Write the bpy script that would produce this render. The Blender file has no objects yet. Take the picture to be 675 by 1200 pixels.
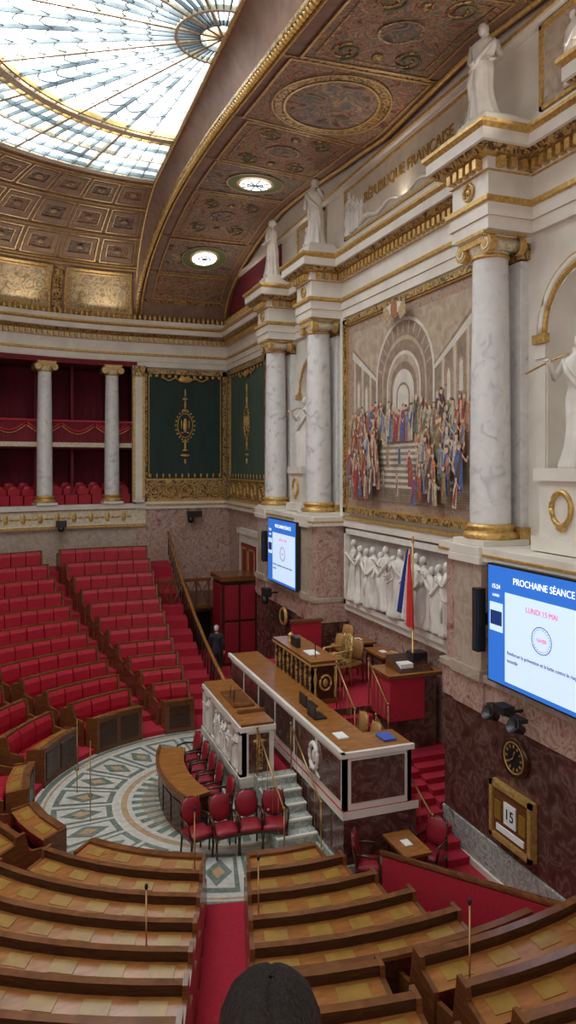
import bpy, math, random
from mathutils import Matrix, Vector
random.seed(7)
pi=math.pi
def rad(a): return a*pi/180
# ---------------------------------------------------------------- materials
def newmat(name):
    m=bpy.data.materials.new(name); m.use_nodes=True
    nt=m.node_tree; b=nt.nodes['Principled BSDF']
    return m,nt,b
def coords(nt,scale=(1,1,1)):
    tc=nt.nodes.new('ShaderNodeTexCoord'); mp=nt.nodes.new('ShaderNodeMapping')
    mp.inputs['Scale'].default_value=scale
    nt.links.new(tc.outputs['Object'],mp.inputs['Vector']); return mp.outputs['Vector']
def ramp(nt,stops,interp='LINEAR'):
    r=nt.nodes.new('ShaderNodeValToRGB'); e=r.color_ramp; e.interpolation=interp
    while len(e.elements)<len(stops): e.elements.new(0.5)
    for el,(p,c) in zip(e.elements,stops):
        el.position=p; el.color=(c[0],c[1],c[2],1)
    return r
def noisemat(name,stops,scale=4,detail=6,dist=0.5,rough=.5,metal=0,vs=(1,1,1),bump=0,interp='LINEAR',bscale=None):
    m,nt,b=newmat(name); v=coords(nt,vs)
    n=nt.nodes.new('ShaderNodeTexNoise'); n.inputs['Scale'].default_value=scale
    n.inputs['Detail'].default_value=detail; n.inputs['Distortion'].default_value=dist
    nt.links.new(v,n.inputs['Vector'])
    r=ramp(nt,stops,interp); nt.links.new(n.outputs['Fac'],r.inputs['Fac'])
    nt.links.new(r.outputs['Color'],b.inputs['Base Color'])
    b.inputs['Roughness'].default_value=rough; b.inputs['Metallic'].default_value=metal
    if bump:
        n2=nt.nodes.new('ShaderNodeTexNoise'); n2.inputs['Scale'].default_value=bscale or scale*4
        n2.inputs['Detail'].default_value=4
        nt.links.new(v,n2.inputs['Vector'])
        bp=nt.nodes.new('ShaderNodeBump'); bp.inputs['Strength'].default_value=bump; bp.inputs['Distance'].default_value=.02
        nt.links.new(n2.outputs['Fac'],bp.inputs['Height']); nt.links.new(bp.outputs['Normal'],b.inputs['Normal'])
    return m
def solid(name,c,rough=.5,metal=0,var=.12,scale=9):
    a=tuple(min(1,x*(1-var)) for x in c); d=tuple(min(1,x*(1+var)) for x in c)
    return noisemat(name,[(.3,a),(.7,d)],scale=scale,rough=rough,metal=metal)
def emis(name,c,s):
    m,nt,b=newmat(name); b.inputs['Base Color'].default_value=(c[0],c[1],c[2],1)
    b.inputs['Emission Color'].default_value=(c[0],c[1],c[2],1); b.inputs['Emission Strength'].default_value=s
    return m
WHITE=noisemat('white_stone',[(.3,(.62,.575,.50)),(.7,(.75,.705,.63))],scale=1.5,rough=.55)
STATUE=noisemat('statue_marble',[(.3,(.62,.58,.52)),(.7,(.78,.74,.68))],scale=3,rough=.5)
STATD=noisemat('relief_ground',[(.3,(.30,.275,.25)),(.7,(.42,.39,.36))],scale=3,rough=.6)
GREYM=noisemat('grey_column_marble',[(.28,(.45,.445,.45)),(.42,(.64,.63,.62)),(.75,(.74,.72,.70))],scale=2.4,detail=9,dist=2.0,rough=.22)
PINKM=noisemat('pink_marble',[(.28,(.20,.085,.065)),(.40,(.37,.21,.165)),(.52,(.48,.36,.30)),(.58,(.33,.165,.13)),(.75,(.56,.46,.39))],scale=2.4,detail=10,dist=2.2,rough=.2)
BEIGEM=noisemat('beige_marble',[(.25,(.31,.24,.18)),(.45,(.47,.39,.31)),(.6,(.37,.29,.23)),(.8,(.58,.50,.42))],scale=2.4,detail=9,dist=1.8,rough=.22)
REDM=noisemat('dark_red_marble',[(.3,(.050,.017,.013)),(.5,(.100,.040,.032)),(.56,(.16,.09,.075)),(.6,(.090,.034,.027)),(.85,(.15,.066,.052))],scale=2.6,detail=9,dist=1.8,rough=.12)
GREENM=noisemat('green_vein_marble',[(.3,(.12,.15,.13)),(.45,(.50,.50,.46)),(.55,(.24,.28,.25)),(.8,(.62,.61,.57))],scale=3.2,detail=8,dist=2.4,rough=.25)
GOLD=noisemat('gilding',[(.3,(.40,.23,.06)),(.7,(.70,.46,.15))],scale=14,rough=.38,metal=.4)
GOLDD=noisemat('gilded_ornament',[(.42,(.08,.045,.02)),(.52,(.42,.26,.085)),(.8,(.70,.48,.19))],scale=9,detail=3,dist=1.5,rough=.4,metal=.3,bump=.5)
GOLDW=noisemat('gilded_white_frieze',[(.44,(.64,.59,.48)),(.52,(.53,.36,.14)),(.6,(.68,.62,.52))],scale=6,detail=2,dist=2,rough=.45)
BRASS=solid('brass',(.42,.25,.10),.3,.8)
GREEN=noisemat('green_drape',[(.3,(.012,.028,.024)),(.7,(.020,.044,.036))],scale=3,rough=.8,vs=(1,1,.2))
DRED=noisemat('dark_red_box',[(.3,(.11,.005,.012)),(.7,(.19,.010,.020))],scale=3,rough=.85,vs=(3,3,.3))
CARPET=noisemat('red_carpet',[(.3,(.32,.006,.022)),(.7,(.43,.012,.034))],scale=25,rough=.95,bump=.3)
VELVET=noisemat('red_upholstery',[(.3,(.31,.005,.016)),(.7,(.44,.011,.028))],scale=12,rough=.45,bump=.1)
MAROON=solid('maroon_upholstery',(.24,.006,.016),.5)
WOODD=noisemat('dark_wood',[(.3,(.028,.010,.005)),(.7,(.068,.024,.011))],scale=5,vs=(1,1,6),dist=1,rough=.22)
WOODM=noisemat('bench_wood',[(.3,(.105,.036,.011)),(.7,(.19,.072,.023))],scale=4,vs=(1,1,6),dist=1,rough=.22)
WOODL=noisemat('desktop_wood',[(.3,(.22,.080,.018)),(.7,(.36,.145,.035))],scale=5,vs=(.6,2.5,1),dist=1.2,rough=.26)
LID=noisemat('desk_writing_lid',[(.3,(.24,.125,.018)),(.7,(.33,.19,.032))],scale=6,rough=.32)
BLACK=solid('black_metal',(.012,.012,.013),.4)
DARK=solid('painted_passage_dark',(.010,.006,.005),.9)  # near-black board colour, painted as the darkness of the passage under the bridge
PAPER=solid('paper',(.8,.8,.78),.7,0,.04)
BLUE=emis('screen_blue',(.02,.12,.46),.7)
SCRW=emis('screen_white',(.52,.66,.86),.6)
SCRT=emis('screen_text',(.9,.93,1),.8)
SCRR=emis('screen_pink',(.72,.06,.22),.5)
SCRD=emis('screen_dark_text',(.01,.05,.22),.2)
FBLUE=solid('flag_blue',(.01,.03,.24),.7); FWHITE=solid('flag_white',(.75,.75,.73),.7); FRED=solid('flag_red',(.60,.02,.02),.7)
BROWNB=noisemat('brown_arch_stucco',[(.3,(.185,.105,.072)),(.7,(.27,.165,.115))],scale=3,rough=.7)
COVE=noisemat('cove_stucco',[(.3,(.26,.165,.105)),(.7,(.38,.255,.165))],scale=3,rough=.7)
FRESCO=noisemat('fresco_red',[(.30,(.08,.05,.045)),(.40,(.26,.07,.045)),(.47,(.42,.25,.12)),(.53,(.10,.15,.12)),(.60,(.27,.085,.05)),(.70,(.50,.33,.16))],scale=2.6,detail=7,dist=3.0,rough=.7)
FRESCO2=noisemat('fresco_cream',[(.32,(.18,.11,.06)),(.44,(.42,.29,.14)),(.52,(.60,.46,.25)),(.6,(.20,.17,.12)),(.68,(.50,.36,.19))],scale=2.2,detail=7,dist=2.5,rough=.7)
FRESCO3=noisemat('fresco_dark',[(.32,(.04,.035,.035)),(.42,(.17,.10,.065)),(.48,(.34,.19,.12)),(.54,(.07,.10,.11)),(.60,(.22,.15,.09)),(.68,(.36,.24,.13))],scale=2.0,detail=6,dist=1.6,rough=.7)
GREENR=solid('green_medallion_ring',(.12,.15,.07),.6)
def skyglass():
    m,nt,b=newmat('skylight_glass'); v=coords(nt)
    n=nt.nodes.new('ShaderNodeTexNoise'); n.inputs['Scale'].default_value=.8; n.inputs['Detail'].default_value=6
    nt.links.new(v,n.inputs['Vector'])
    r=ramp(nt,[(.38,(.12,.15,.165)),(.47,(.40,.45,.46)),(.58,(.97,.99,1))]); nt.links.new(n.outputs['Fac'],r.inputs['Fac'])
    nt.links.new(r.outputs['Color'],b.inputs['Emission Color']); b.inputs['Emission Strength'].default_value=7.8
    b.inputs['Base Color'].default_value=(.6,.7,.75,1)
    return m
GLASS=skyglass()
MUNT=solid('skylight_muntin',(.16,.20,.22),.5)
SKIN=solid('skin',(.55,.32,.22),.5); SUIT=solid('dark_suit',(.018,.018,.022),.8)
GREYH=solid('grey_hair',(.45,.44,.42),.8)
# ---------------------------------------------------------------- mesh builder
class MB:
    def __init__(s,name): s.n=name; s.v=[]; s.f=[]; s.mi=[]; s.smf=[]; s.mats=[]; s.M=None; s.sm=False
    def mid(s,m):
        if m not in s.mats: s.mats.append(m)
        return s.mats.index(m)
    def av(s,p):
        if s.M is not None: p=s.M@Vector(p)
        s.v.append((p[0],p[1],p[2])); return len(s.v)-1
    def af(s,idx,m): s.f.append(tuple(idx)); s.mi.append(s.mid(m)); s.smf.append(s.sm)
    def poly(s,pts,m): s.af([s.av(p) for p in pts],m)
    def box(s,x0,x1,y0,y1,z0,z1,m,top=None):
        i=[s.av(p) for p in [(x0,y0,z0),(x1,y0,z0),(x1,y1,z0),(x0,y1,z0),(x0,y0,z1),(x1,y0,z1),(x1,y1,z1),(x0,y1,z1)]]
        for q in [(0,3,2,1),(0,1,5,4),(1,2,6,5),(2,3,7,6),(3,0,4,7)]: s.af([i[k] for k in q],m)
        s.af([i[4],i[5],i[6],i[7]],top or m)
    def grid(s,rows,m,closed=False,mf=None):
        ids=[[s.av(p) for p in r] for r in rows]
        for a in range(len(ids)-1):
            n=len(ids[a]); 
            for b in range(n if closed else n-1):
                c=(b+1)%n
                s.af([ids[a][b],ids[a][c],ids[a+1][c],ids[a+1][b]],mf(a,b) if mf else m)
        return ids
    def lathe(s,prof,m,cx=0,cy=0,seg=24,sx=1,sy=1,mf=None):
        old=s.sm; s.sm=True
        rows=[[(cx+r*sx*math.cos(2*pi*k/seg),cy+r*sy*math.sin(2*pi*k/seg),z) for k in range(seg)] for r,z in prof]
        s.grid(rows,m,True,mf); s.sm=old
    def ell(s,c,r,m,seg=12,rings=7):
        old=s.sm; s.sm=True; rows=[]
        for j in range(rings+1):
            t=-pi/2+pi*j/rings; cr=max(math.cos(t),.02)
            rows.append([(c[0]+r[0]*cr*math.cos(2*pi*k/seg),c[1]+r[1]*cr*math.sin(2*pi*k/seg),c[2]+r[2]*math.sin(t)) for k in range(seg)])
        s.grid(rows,m,True); s.sm=old
    def tube(s,pts,rr,m,seg=8,cap=True):
        old=s.sm; s.sm=True
        P=[Vector(p) for p in pts]; n=len(P)
        if not hasattr(rr,'__len__'): rr=[rr]*n
        rows=[]
        for i in range(n):
            d=(P[min(i+1,n-1)]-P[max(i-1,0)]).normalized()
            up=Vector((0,0,1)) if abs(d.z)<.9 else Vector((1,0,0))
            a=d.cross(up).normalized(); b=a.cross(d)
            rows.append([P[i]+(a*math.cos(2*pi*k/seg)+b*math.sin(2*pi*k/seg))*rr[i] for k in range(seg)])
        ids=s.grid(rows,m,True)
        if cap: s.af(ids[0],m); s.af(ids[-1],m)
        s.sm=old
    def arc(s,prof,mats,cx,cy,a0,a1,seg=None,caps=True,capm=None):
        rm=max(p[0] for p in prof)
        if seg is None: seg=max(1,int(abs(a1-a0)/180*pi*rm/.45))
        rows=[]
        for k in range(seg+1):
            a=rad(a0+(a1-a0)*k/seg); c,sn=math.cos(a),math.sin(a)
            rows.append([(cx+r*c,cy+r*sn,z) for r,z in prof])
        mm=mats if isinstance(mats,(list,tuple)) else [mats]*len(prof)
        ids=s.grid(rows,None,True,lambda a,b:mm[b])
        if caps: s.af(ids[0],capm or mm[0]); s.af(ids[-1],capm or mm[0])
    def prism(s,poly,x0,x1,m,mface=None):
        a=[s.av((x0,y,z)) for y,z in poly]; b=[s.av((x1,y,z)) for y,z in poly]
        s.af(a,mface or m); s.af(b,m)
        n=len(poly)
        for i in range(n): s.af([a[i],a[(i+1)%n],b[(i+1)%n],b[i]],m)
    def sweep(s,path,prof,mats,z0=0):
        n=len(path); N=[]
        for i in range(n-1):
            dx=path[i+1][0]-path[i][0]; dy=path[i+1][1]-path[i][1]; l=math.hypot(dx,dy); N.append((dy/l,-dx/l))
        rows=[]
        for i in range(n):
            n1=N[max(i-1,0)]; n2=N[min(i,n-2)]; d=1+n1[0]*n2[0]+n1[1]*n2[1]
            m=((n1[0]+n2[0])/d,(n1[1]+n2[1])/d)
            rows.append([(path[i][0]+m[0]*o,path[i][1]+m[1]*o,z+z0) for o,z in prof])
        mm=mats if isinstance(mats,(list,tuple)) else [mats]*(len(prof)-1)
        s.grid(rows,None,False,lambda a,b:mm[b])
    def make(s,bevel=0,parent=None,recalc=True):
        me=bpy.data.meshes.new(s.n); me.from_pydata(s.v,[],s.f)
        for m in s.mats: me.materials.append(m)
        me.polygons.foreach_set('material_index',s.mi); me.polygons.foreach_set('use_smooth',s.smf)
        me.update()
        if recalc:
            import bmesh
            bm=bmesh.new(); bm.from_mesh(me); bmesh.ops.recalc_face_normals(bm,faces=bm.faces); bm.to_mesh(me); bm.free()
        o=bpy.data.objects.new(s.n,me); bpy.context.scene.collection.objects.link(o)
        if bevel:
            b=o.modifiers.new('bevel','BEVEL'); b.width=bevel; b.segments=2; b.limit_method='ANGLE'
        if parent: o.parent=parent
        return o
def text(name,s,loc,size,mat,parent,align='CENTER',ext=.004):
    c=bpy.data.curves.new(name,'FONT'); c.body=s; c.size=size; c.align_x=align; c.align_y='CENTER'; c.extrude=ext
    c.materials.append(mat)
    o=bpy.data.objects.new(name,c); bpy.context.scene.collection.objects.link(o)
    o.matrix_world=Matrix(((0,0,-1,loc[0]),(-1,0,0,loc[1]),(0,1,0,loc[2]),(0,0,0,1)))
    o.parent=parent
    return o
CX,CY=4.2,15.2
WX,WY,WR=4.6,15.2,15.5
F0=1.0
# ---------------------------------------------------------------- floor & mosaic
b=MB('floor'); b.box(-16,8.7,-4,34,.7,F0,CARPET); b.make()
b=MB('mosaic_floor_medallion')
def sector(r0,r1,a0,a1,m,z=F0+.012):
    n=max(1,int((a1-a0)/6))
    rows=[[(CX+r*math.cos(rad(a0+(a1-a0)*k/n)),CY+r*math.sin(rad(a0+(a1-a0)*k/n)),z) for k in range(n+1)] for r in (r0,r1)]
    b.grid(rows,m)
MW=noisemat('mosaic_white',[(.3,(.45,.43,.38)),(.7,(.59,.57,.52))],scale=8,rough=.3)
MG=noisemat('mosaic_green',[(.3,(.09,.12,.10)),(.7,(.22,.26,.22))],scale=8,dist=2,rough=.3)
MO=noisemat('mosaic_ochre',[(.3,(.36,.23,.13)),(.7,(.48,.34,.20))],scale=8,rough=.3)
MR=solid('mosaic_rust',(.25,.10,.07),.3)
b.arc([(0.01,F0),(4.05,F0),(4.05,F0+.012),(0.01,F0+.012)],MW,CX,CY,80,290,seg=40)
for r0,r1,m in [(3.85,3.98,MG),(3.74,3.79,MO)]: sector(r0,r1,80,290,m,F0+.016)
for k in range(14):
    a=82+k*14.8
    sector(2.4,3.6,a,a+13.0,MG,F0+.016); sector(2.52,3.48,a+1.4,a+11.6,MW,F0+.020)
    am=a+6.5
    def P(r,an,z): return (CX+r*math.cos(rad(an)),CY+r*math.sin(rad(an)),z)
    b.poly([P(2.58,am,F0+.024),P(3,am-4.6,F0+.024),P(3.42,am,F0+.024),P(3,am+4.6,F0+.024)],MG)
    b.poly([P(2.8,am,F0+.028),P(3,am-2.2,F0+.028),P(3.2,am,F0+.028),P(3,am+2.2,F0+.028)],MO)
sector(2.1,2.22,80,290,MO,F0+.016)
for k in range(24):
    a=82+k*8.6
    sector(1.2,2.0,a,a+4.6,MG,F0+.016)
    sector(1.5,1.8,a+5.4,a+7.8,MO,F0+.016)
sector(.95,1.08,80,290,MR,F0+.016); sector(.3,.9,80,290,MO,F0+.016)
b.make()
# ---------------------------------------------------------------- tiers
R0=4.45; DP=.87; NR=11
def Rz(i): return R0+DP*i, (1.12+.13*i+.0125*i*i if i>=0 else 1.02)
def zfl(r): return Rz(max(0,(r-R0)/DP))[1]
b=MB('amphitheatre_tiers')
for i in range(NR+1):
    R,z=Rz(i); r0=R-.35; r1=R+.52 if i<NR else 15.4
    far=88-math.degrees(1.0/r0); near=285
    b.arc([(r0,F0-.05),(r1,F0-.05),(r1,z),(r0,z)],CARPET,CX,CY,far,near,seg=int(2.6*r1))
b.make()
aisles=[103,131,160,188,216,254]
BLUE2=solid('blue_folder',(.05,.12,.5),.5); REDP=solid('red_folder',(.6,.05,.1),.5)
def benches(name,lo,hi,i0,i1,front=True):
    b=MB(name)
    rng=list(range(i0,i1))
    if front: rng=[-1]+rng
    for i in rng:
        R,z=Rz(i)
        a0=lo(R) ; a1=hi(R)
        zb=z if i>=0 else F0
        dk=Rz(i+1)[1]+.70
        top=dk+.11
        if i==-1: top=dk+.04
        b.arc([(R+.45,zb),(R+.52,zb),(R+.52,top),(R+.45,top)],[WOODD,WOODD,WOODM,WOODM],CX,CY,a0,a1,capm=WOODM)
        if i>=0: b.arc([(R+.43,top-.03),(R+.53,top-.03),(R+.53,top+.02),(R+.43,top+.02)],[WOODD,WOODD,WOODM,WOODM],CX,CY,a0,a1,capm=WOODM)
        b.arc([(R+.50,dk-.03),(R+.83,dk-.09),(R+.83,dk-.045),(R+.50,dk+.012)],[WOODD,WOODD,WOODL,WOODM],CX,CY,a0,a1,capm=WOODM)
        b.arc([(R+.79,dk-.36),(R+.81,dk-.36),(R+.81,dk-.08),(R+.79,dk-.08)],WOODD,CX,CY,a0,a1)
        L=rad(a1-a0)*(R+.5); n=max(1,round(L/.56)); da=(a1-a0)/n
        for k in range(n):
            s0=a0+da*(k+.24); s1=a0+da*(k+.76)
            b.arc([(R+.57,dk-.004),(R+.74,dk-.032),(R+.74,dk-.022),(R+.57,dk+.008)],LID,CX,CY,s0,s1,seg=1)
            if random.random()<.015:
                am=(s0+s1)/2; c=random.choice([PAPER,BLUE2,REDP])
                b.arc([(R+.58,dk+.012),(R+.74,dk-.014),(R+.74,dk-.006),(R+.58,dk+.02)],c,CX,CY,am-da*.16,am+da*.16,seg=1)
        if i>=0:
            b.arc([(R+.03,z),(R+.45,z),(R+.45,z+.36),(R+.03,z+.36)],[DRED,VELVET,VELVET,MAROON],CX,CY,a0,a1,capm=WOODM)
            for k in range(n):
                s0=a0+da*(k+.03); s1=a0+da*(k+.97)
                b.arc([(R,z+.36),(R+.42,z+.36),(R+.42,z+.44),(R+.03,z+.46),(R,z+.43)],VELVET,CX,CY,s0,s1,seg=2)
                b.arc([(R+.45,z+.44),(R+.38,z+.46),(R+.34,z+.62),(R+.36,top-.13),(R+.41,top-.03),(R+.45,top-.02)],VELVET,CX,CY,s0,s1,seg=2)
            e=math.degrees(.05/R)
            for s0,s1 in ((a0-e,a0),(a1,a1+e)):
                b.arc([(R+.0,z),(R+.83,z),(R+.83,dk-.04),(R+.56,dk+.01),(R+.54,top+.02),(R+.38,top+.04),(R+.30,z+.66),(R+.0,z+.60)],WOODM,CX,CY,s0,s1,seg=1,capm=WOODM)
        else:
            b.arc([(R+.44,F0),(R+.46,F0),(R+.46,top),(R+.44,top)],WOODM,CX,CY,a0,a1)
            b.arc([(R+.40,top-.04),(R+.54,top-.04),(R+.54,top+.01),(R+.40,top+.01)],WOODM,CX,CY,a0,a1)
            m=max(1,round(L/.8)); dm=(a1-a0)/m
            for k in range(m):
                b.arc([(R+.415,F0+.15),(R+.44,F0+.12),(R+.44,top-.12),(R+.415,top-.15)],WOODD,CX,CY,a0+dm*(k+.1),a0+dm*(k+.9),seg=2)
            e=math.degrees(.05/4.2)
            for s0,s1 in ((a0-e,a0),(a1,a1+e)):
                b.arc([(R+.42,F0),(R+.83,F0),(R+.83,dk),(R+.42,top)],WOODM,CX,CY,s0,s1,seg=1)
    return b.make()
hw=.36
def aft(a): return lambda R: a+math.degrees(hw/(R+.4))
def bef(a): return lambda R: a-math.degrees(hw/(R+.4))
benches('curved_bench_block',lambda R:88,bef(aisles[0]),0,NR)
for k in range(5): benches('curved_bench_block',aft(aisles[k]),bef(aisles[k+1]),0,NR)
benches('curved_bench_block',aft(254),lambda R:274.6+.35*(R-4),0,4)
benches('curved_bench_block',aft(254),lambda R:265,4,9,front=False)
benches('curved_bench_block',lambda R:268.4,lambda R:284.6,4,9,front=False)
b=MB('bench_partition')
R,z=Rz(3); b.arc([(R+.87,z),(R+.93,z),(R+.93,z+.98),(R+.87,z+.98)],[WOODD,WOODD,WOODM,WOODD],CX,CY,257.5,281.6); b.arc([(R+.85,z+.98),(R+.95,z+.98),(R+.95,z+1.03),(R+.85,z+1.03)],WOODM,CX,CY,257.5,281.6); b.make()
b=MB('stair_parapet')
def rp(r,z,off=0,a=285):
    c,s=math.cos(rad(a)),math.sin(rad(a)); return (CX+r*c-off*s,CY+r*s+off*c,z)
def radial_wall(b,a,r0,r1,zt0,zt1,w,m,zb=F0):
    P=[rp(r0,zb,-w,a),rp(r1,zb,-w,a),rp(r1,zt1,-w,a),rp(r0,zt0,-w,a)]; Q=[rp(r0,zb,w,a),rp(r1,zb,w,a),rp(r1,zt1,w,a),rp(r0,zt0,w,a)]
    i=[b.av(p) for p in P]; j=[b.av(p) for p in Q]
    b.af(i,m); b.af(j,m)
    for k in range(4): b.af([i[k],i[(k+1)%4],j[(k+1)%4],j[k]],m)
radial_wall(b,286.2,4.75,9.5,1.74,2.76,.05,CARPET); radial_wall(b,286.2,9.5,14,2.76,4.5,.05,CARPET)
b.tube([rp(4.68,1.76,0,286.2),rp(9.5,2.80,0,286.2),rp(14,4.55,0,286.2)],.055,WOODM,8); b.tube([rp(4.7,F0,0,286.2),rp(4.7,1.80,0,286.2)],.055,WOODD,8)
b.make()
b=MB('wooden_stair_rail')
def fp(r,z): a=88-math.degrees(1.03/r); return (CX+r*math.cos(rad(a)),CY+r*math.sin(rad(a)),z)
b.tube([fp(r,zfl(r)+.85) for r in (4.6,6,7.5,9,10.5,12,13.4,14.8)],.055,WOODL,8)
for k in range(26):
    r=4.65+k*.4; zt=zfl(r)+.85; q=fp(r,zt); b.tube([(q[0],q[1],zt-.85),(q[0],q[1],zt)],.022,WOODD,6)
b.make()
# ---------------------------------------------------------------- hall walls (far)
def arcpath(R,a0,a1,n,cx=WX,cy=WY): return [(cx+R*math.cos(rad(a0+(a1-a0)*k/n)),cy+R*math.sin(rad(a0+(a1-a0)*k/n))) for k in range(n+1)]
b=MB('wall_gallery')
b.arc([(15.5,.7),(15.8,.7),(15.8,5.6),(15.5,5.6)],BEIGEM,WX,WY,90,185,seg=60)
b.arc([(17.7,5.6),(17.9,5.6),(17.9,12.2),(17.7,12.2)],DRED,WX,WY,88,185,seg=60)
b.arc([(15.45,5.5),(17.9,5.5),(17.9,6.42),(15.45,6.42)],[WHITE,DRED,DRED,WHITE],WX,WY,90,185,seg=60)
b.arc([(15.3,12.0),(17.9,12.0),(17.9,12.2),(15.3,12.2)],DRED,WX,WY,90,185,seg=60)
b.box(4.55,4.9,30.7,33.1,5.5,12.2,DRED)
b.make()
b=MB('gallery_balustrade')
path=arcpath(15.45,185,90,60)+[(4.95,30.65)]
b.sweep(path,[(0,5.5),(.12,5.5),(.12,5.62),(.04,5.64),(.04,6.2),(.14,6.24),(.14,6.42),(0,6.44)],[WHITE,GOLD,WHITE,GOLDW,GOLD,WHITE,WHITE])
for k in range(34):
    a=92+k*2.42; c,s=math.cos(rad(a)),math.sin(rad(a)); x,y=WX+15.40*c,WY+15.40*s
    b.M=Matrix.Translation((x,y,5.92))@Matrix.Rotation(rad(a+90),4,'Z')
    b.ell((0,0,0),(.10,.03,.2),GOLD,8,5)
    b.ell((.22,0,0),(.10,.02,.05),GOLD,8,4); b.ell((-.22,0,0),(.10,.02,.05),GOLD,8,4)
b.M=None
b.make()
b=MB('box_balcony')
b.arc([(15.9,8.65),(17.7,8.65),(17.7,8.85),(15.9,8.85)],DRED,WX,WY,90.5,185,seg=60)
b.arc([(15.85,8.85),(15.92,8.85),(15.92,9.75),(15.85,9.75)],DRED,WX,WY,90.5,185,seg=60)
b.arc([(15.8,9.72),(15.97,9.72),(15.97,9.8),(15.8,9.8)],VELVET,WX,WY,90.5,185,seg=60)
b.arc([(15.8,8.72),(15.9,8.72),(15.9,8.9),(15.8,8.9)],GOLDW,WX,WY,90.5,185,seg=60)
for k in range(19):
    a0=max(90.6,93.6+(k-0.5)*4.85-4.85)
    pts=[]
    for j in range(9):
        t=j/8; a=a0+4.7*t; pts.append((WX+15.82*math.cos(rad(a)),WY+15.82*math.sin(rad(a)),9.66-.32*math.sin(pi*t)))
    b.tube(pts,.05,VELVET,6); b.tube([(p[0],p[1],p[2]-.1) for p in pts],.02,GOLD,5)
for k in range(20):
    a=93.6+9.7*(k/2)-4.85; 
    if a>91: b.box(WX+17*math.cos(rad(a))-.05,WX+17*math.cos(rad(a))+.05,WY+17*math.sin(rad(a))-.7,WY+17*math.sin(rad(a))+.7,6.42,12.0,DRED)
b.make()
b=MB('box_seat_row')
for lvl,rr in ((6.42,16.3),(6.55,16.9),(8.85,16.6)):
    for k in range(70):
        a=91.5+k*1.9
        if a>180: break
        b.M=Matrix.Translation((WX+rr*math.cos(rad(a)),WY+rr*math.sin(rad(a)),lvl))@Matrix.Rotation(rad(a-90),4,'Z')
        b.box(-.23,.23,.12,.2,.0,.62,VELVET); b.box(-.24,.24,-.25,.12,0,.38,VELVET); b.ell((0,.16,.62),(.23,.05,.13),VELVET,8,4)
b.M=None; b.make()
b=MB('wall_far')
b.box(4.6,8.7,30.7,31.0,.7,13.9,WHITE)
b.box(4.6,8.7,30.62,30.72,1.0,6.2,PINKM)
b.box(4.55,8.7,30.55,30.72,6.2,6.5,WHITE); b.box(4.55,8.7,30.53,30.6,6.32,6.4,GOLD)
b.make()
def green_panel(name,M,w,gm=None):
    b=MB(name); b.M=M
    b.box(0,w,-.06,0,6.5,11.95,gm or GREEN)
    t=.16
    b.box(0,t,-.16,-.05,6.5,11.95,GOLDD); b.box(w-t,w,-.16,-.05,6.5,11.95,GOLDD)
    b.box(0,w,-.16,-.05,11.75,11.95,GOLDD); b.box(t,w-t,-.10,-.05,6.5,7.4,GOLDD); b.box(0,w,-.13,-.05,7.38,7.44,GOLD); b.box(0,w,-.13,-.05,6.5,6.6,GOLD)
    for x in (t+.06,w-t-.09): b.box(x,x+.03,-.11,-.05,7.5,11.7,GOLD)
    c=w/2
    for z,rx,rz in ((8.15,.05,.12),(8.40,.22,.06),(8.62,.12,.05),(8.8,.05,.2),(10.5,.05,.2),(10.75,.11,.06),(11.0,.04,.18),(8.98,.15,.05),(10.28,.15,.05)):
        b.ell((c,-.08,z),(rx,.04,rz),GOLD,10,6)
    for k in range(20):
        a0=2*pi*k/20; a1=2*pi*(k+1)/20
        b.tube([(c+.32*math.cos(a0),-.09,9.65+.50*math.sin(a0)),(c+.32*math.cos(a1),-.09,9.65+.50*math.sin(a1))],.025,GOLD,6)
        b.ell((c+.40*math.cos(a0),-.09,9.65+.6*math.sin(a0)),(.045,.02,.045),GOLD,6,4)
    b.ell((c,-.09,9.65),(.1,.04,.3),GOLD,10,6)
    for s in (-1,1):
        b.ell((c+s*.16,-.09,9.7),(.03,.03,.2),GOLD,6,5); b.ell((c+s*.12,-.09,9.35),(.07,.03,.04),GOLD,6,5)
    for k in range(12):
        x=t+(w-2*t)*(k+.5)/12; b.ell((x,-.12,7.56),(.04,.02,.10),GOLD,8,4)
        b.ell((x,-.1,11.68),(.08,.03,.07),GOLD,8,4)
    for k in range(5):
        x=t+(w-2*t)*(k+.5)/5
        for rr in (.28,.16): b.tube([(x+rr*math.cos(2*pi*j/16),-.11,6.98+rr*math.sin(2*pi*j/16)) for j in range(17)],.025,GOLD,5)
    b.ell((c,-.12,11.55),(.35,.04,.13),GOLD,10,5)
    for s in (-1,1): b.tube([(c+s*(.3+.1*j),-.11,11.55+.06*math.sin(j*1.2)) for j in range(8)],.035,GOLD,6)
    b.make()
GREEN2=noisemat('green_silk',[(.3,(.045,.085,.062)),(.7,(.07,.12,.088))],scale=3,rough=.6,vs=(1,1,.2))
green_panel('green_drapery_panel',Matrix.Translation((4.85,30.68,0)),3.5)
green_panel('green_drapery_panel',Matrix.Translation((8.48,30.3,0))@Matrix.Rotation(rad(-90),4,'Z'),5.2,GREEN2)
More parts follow.
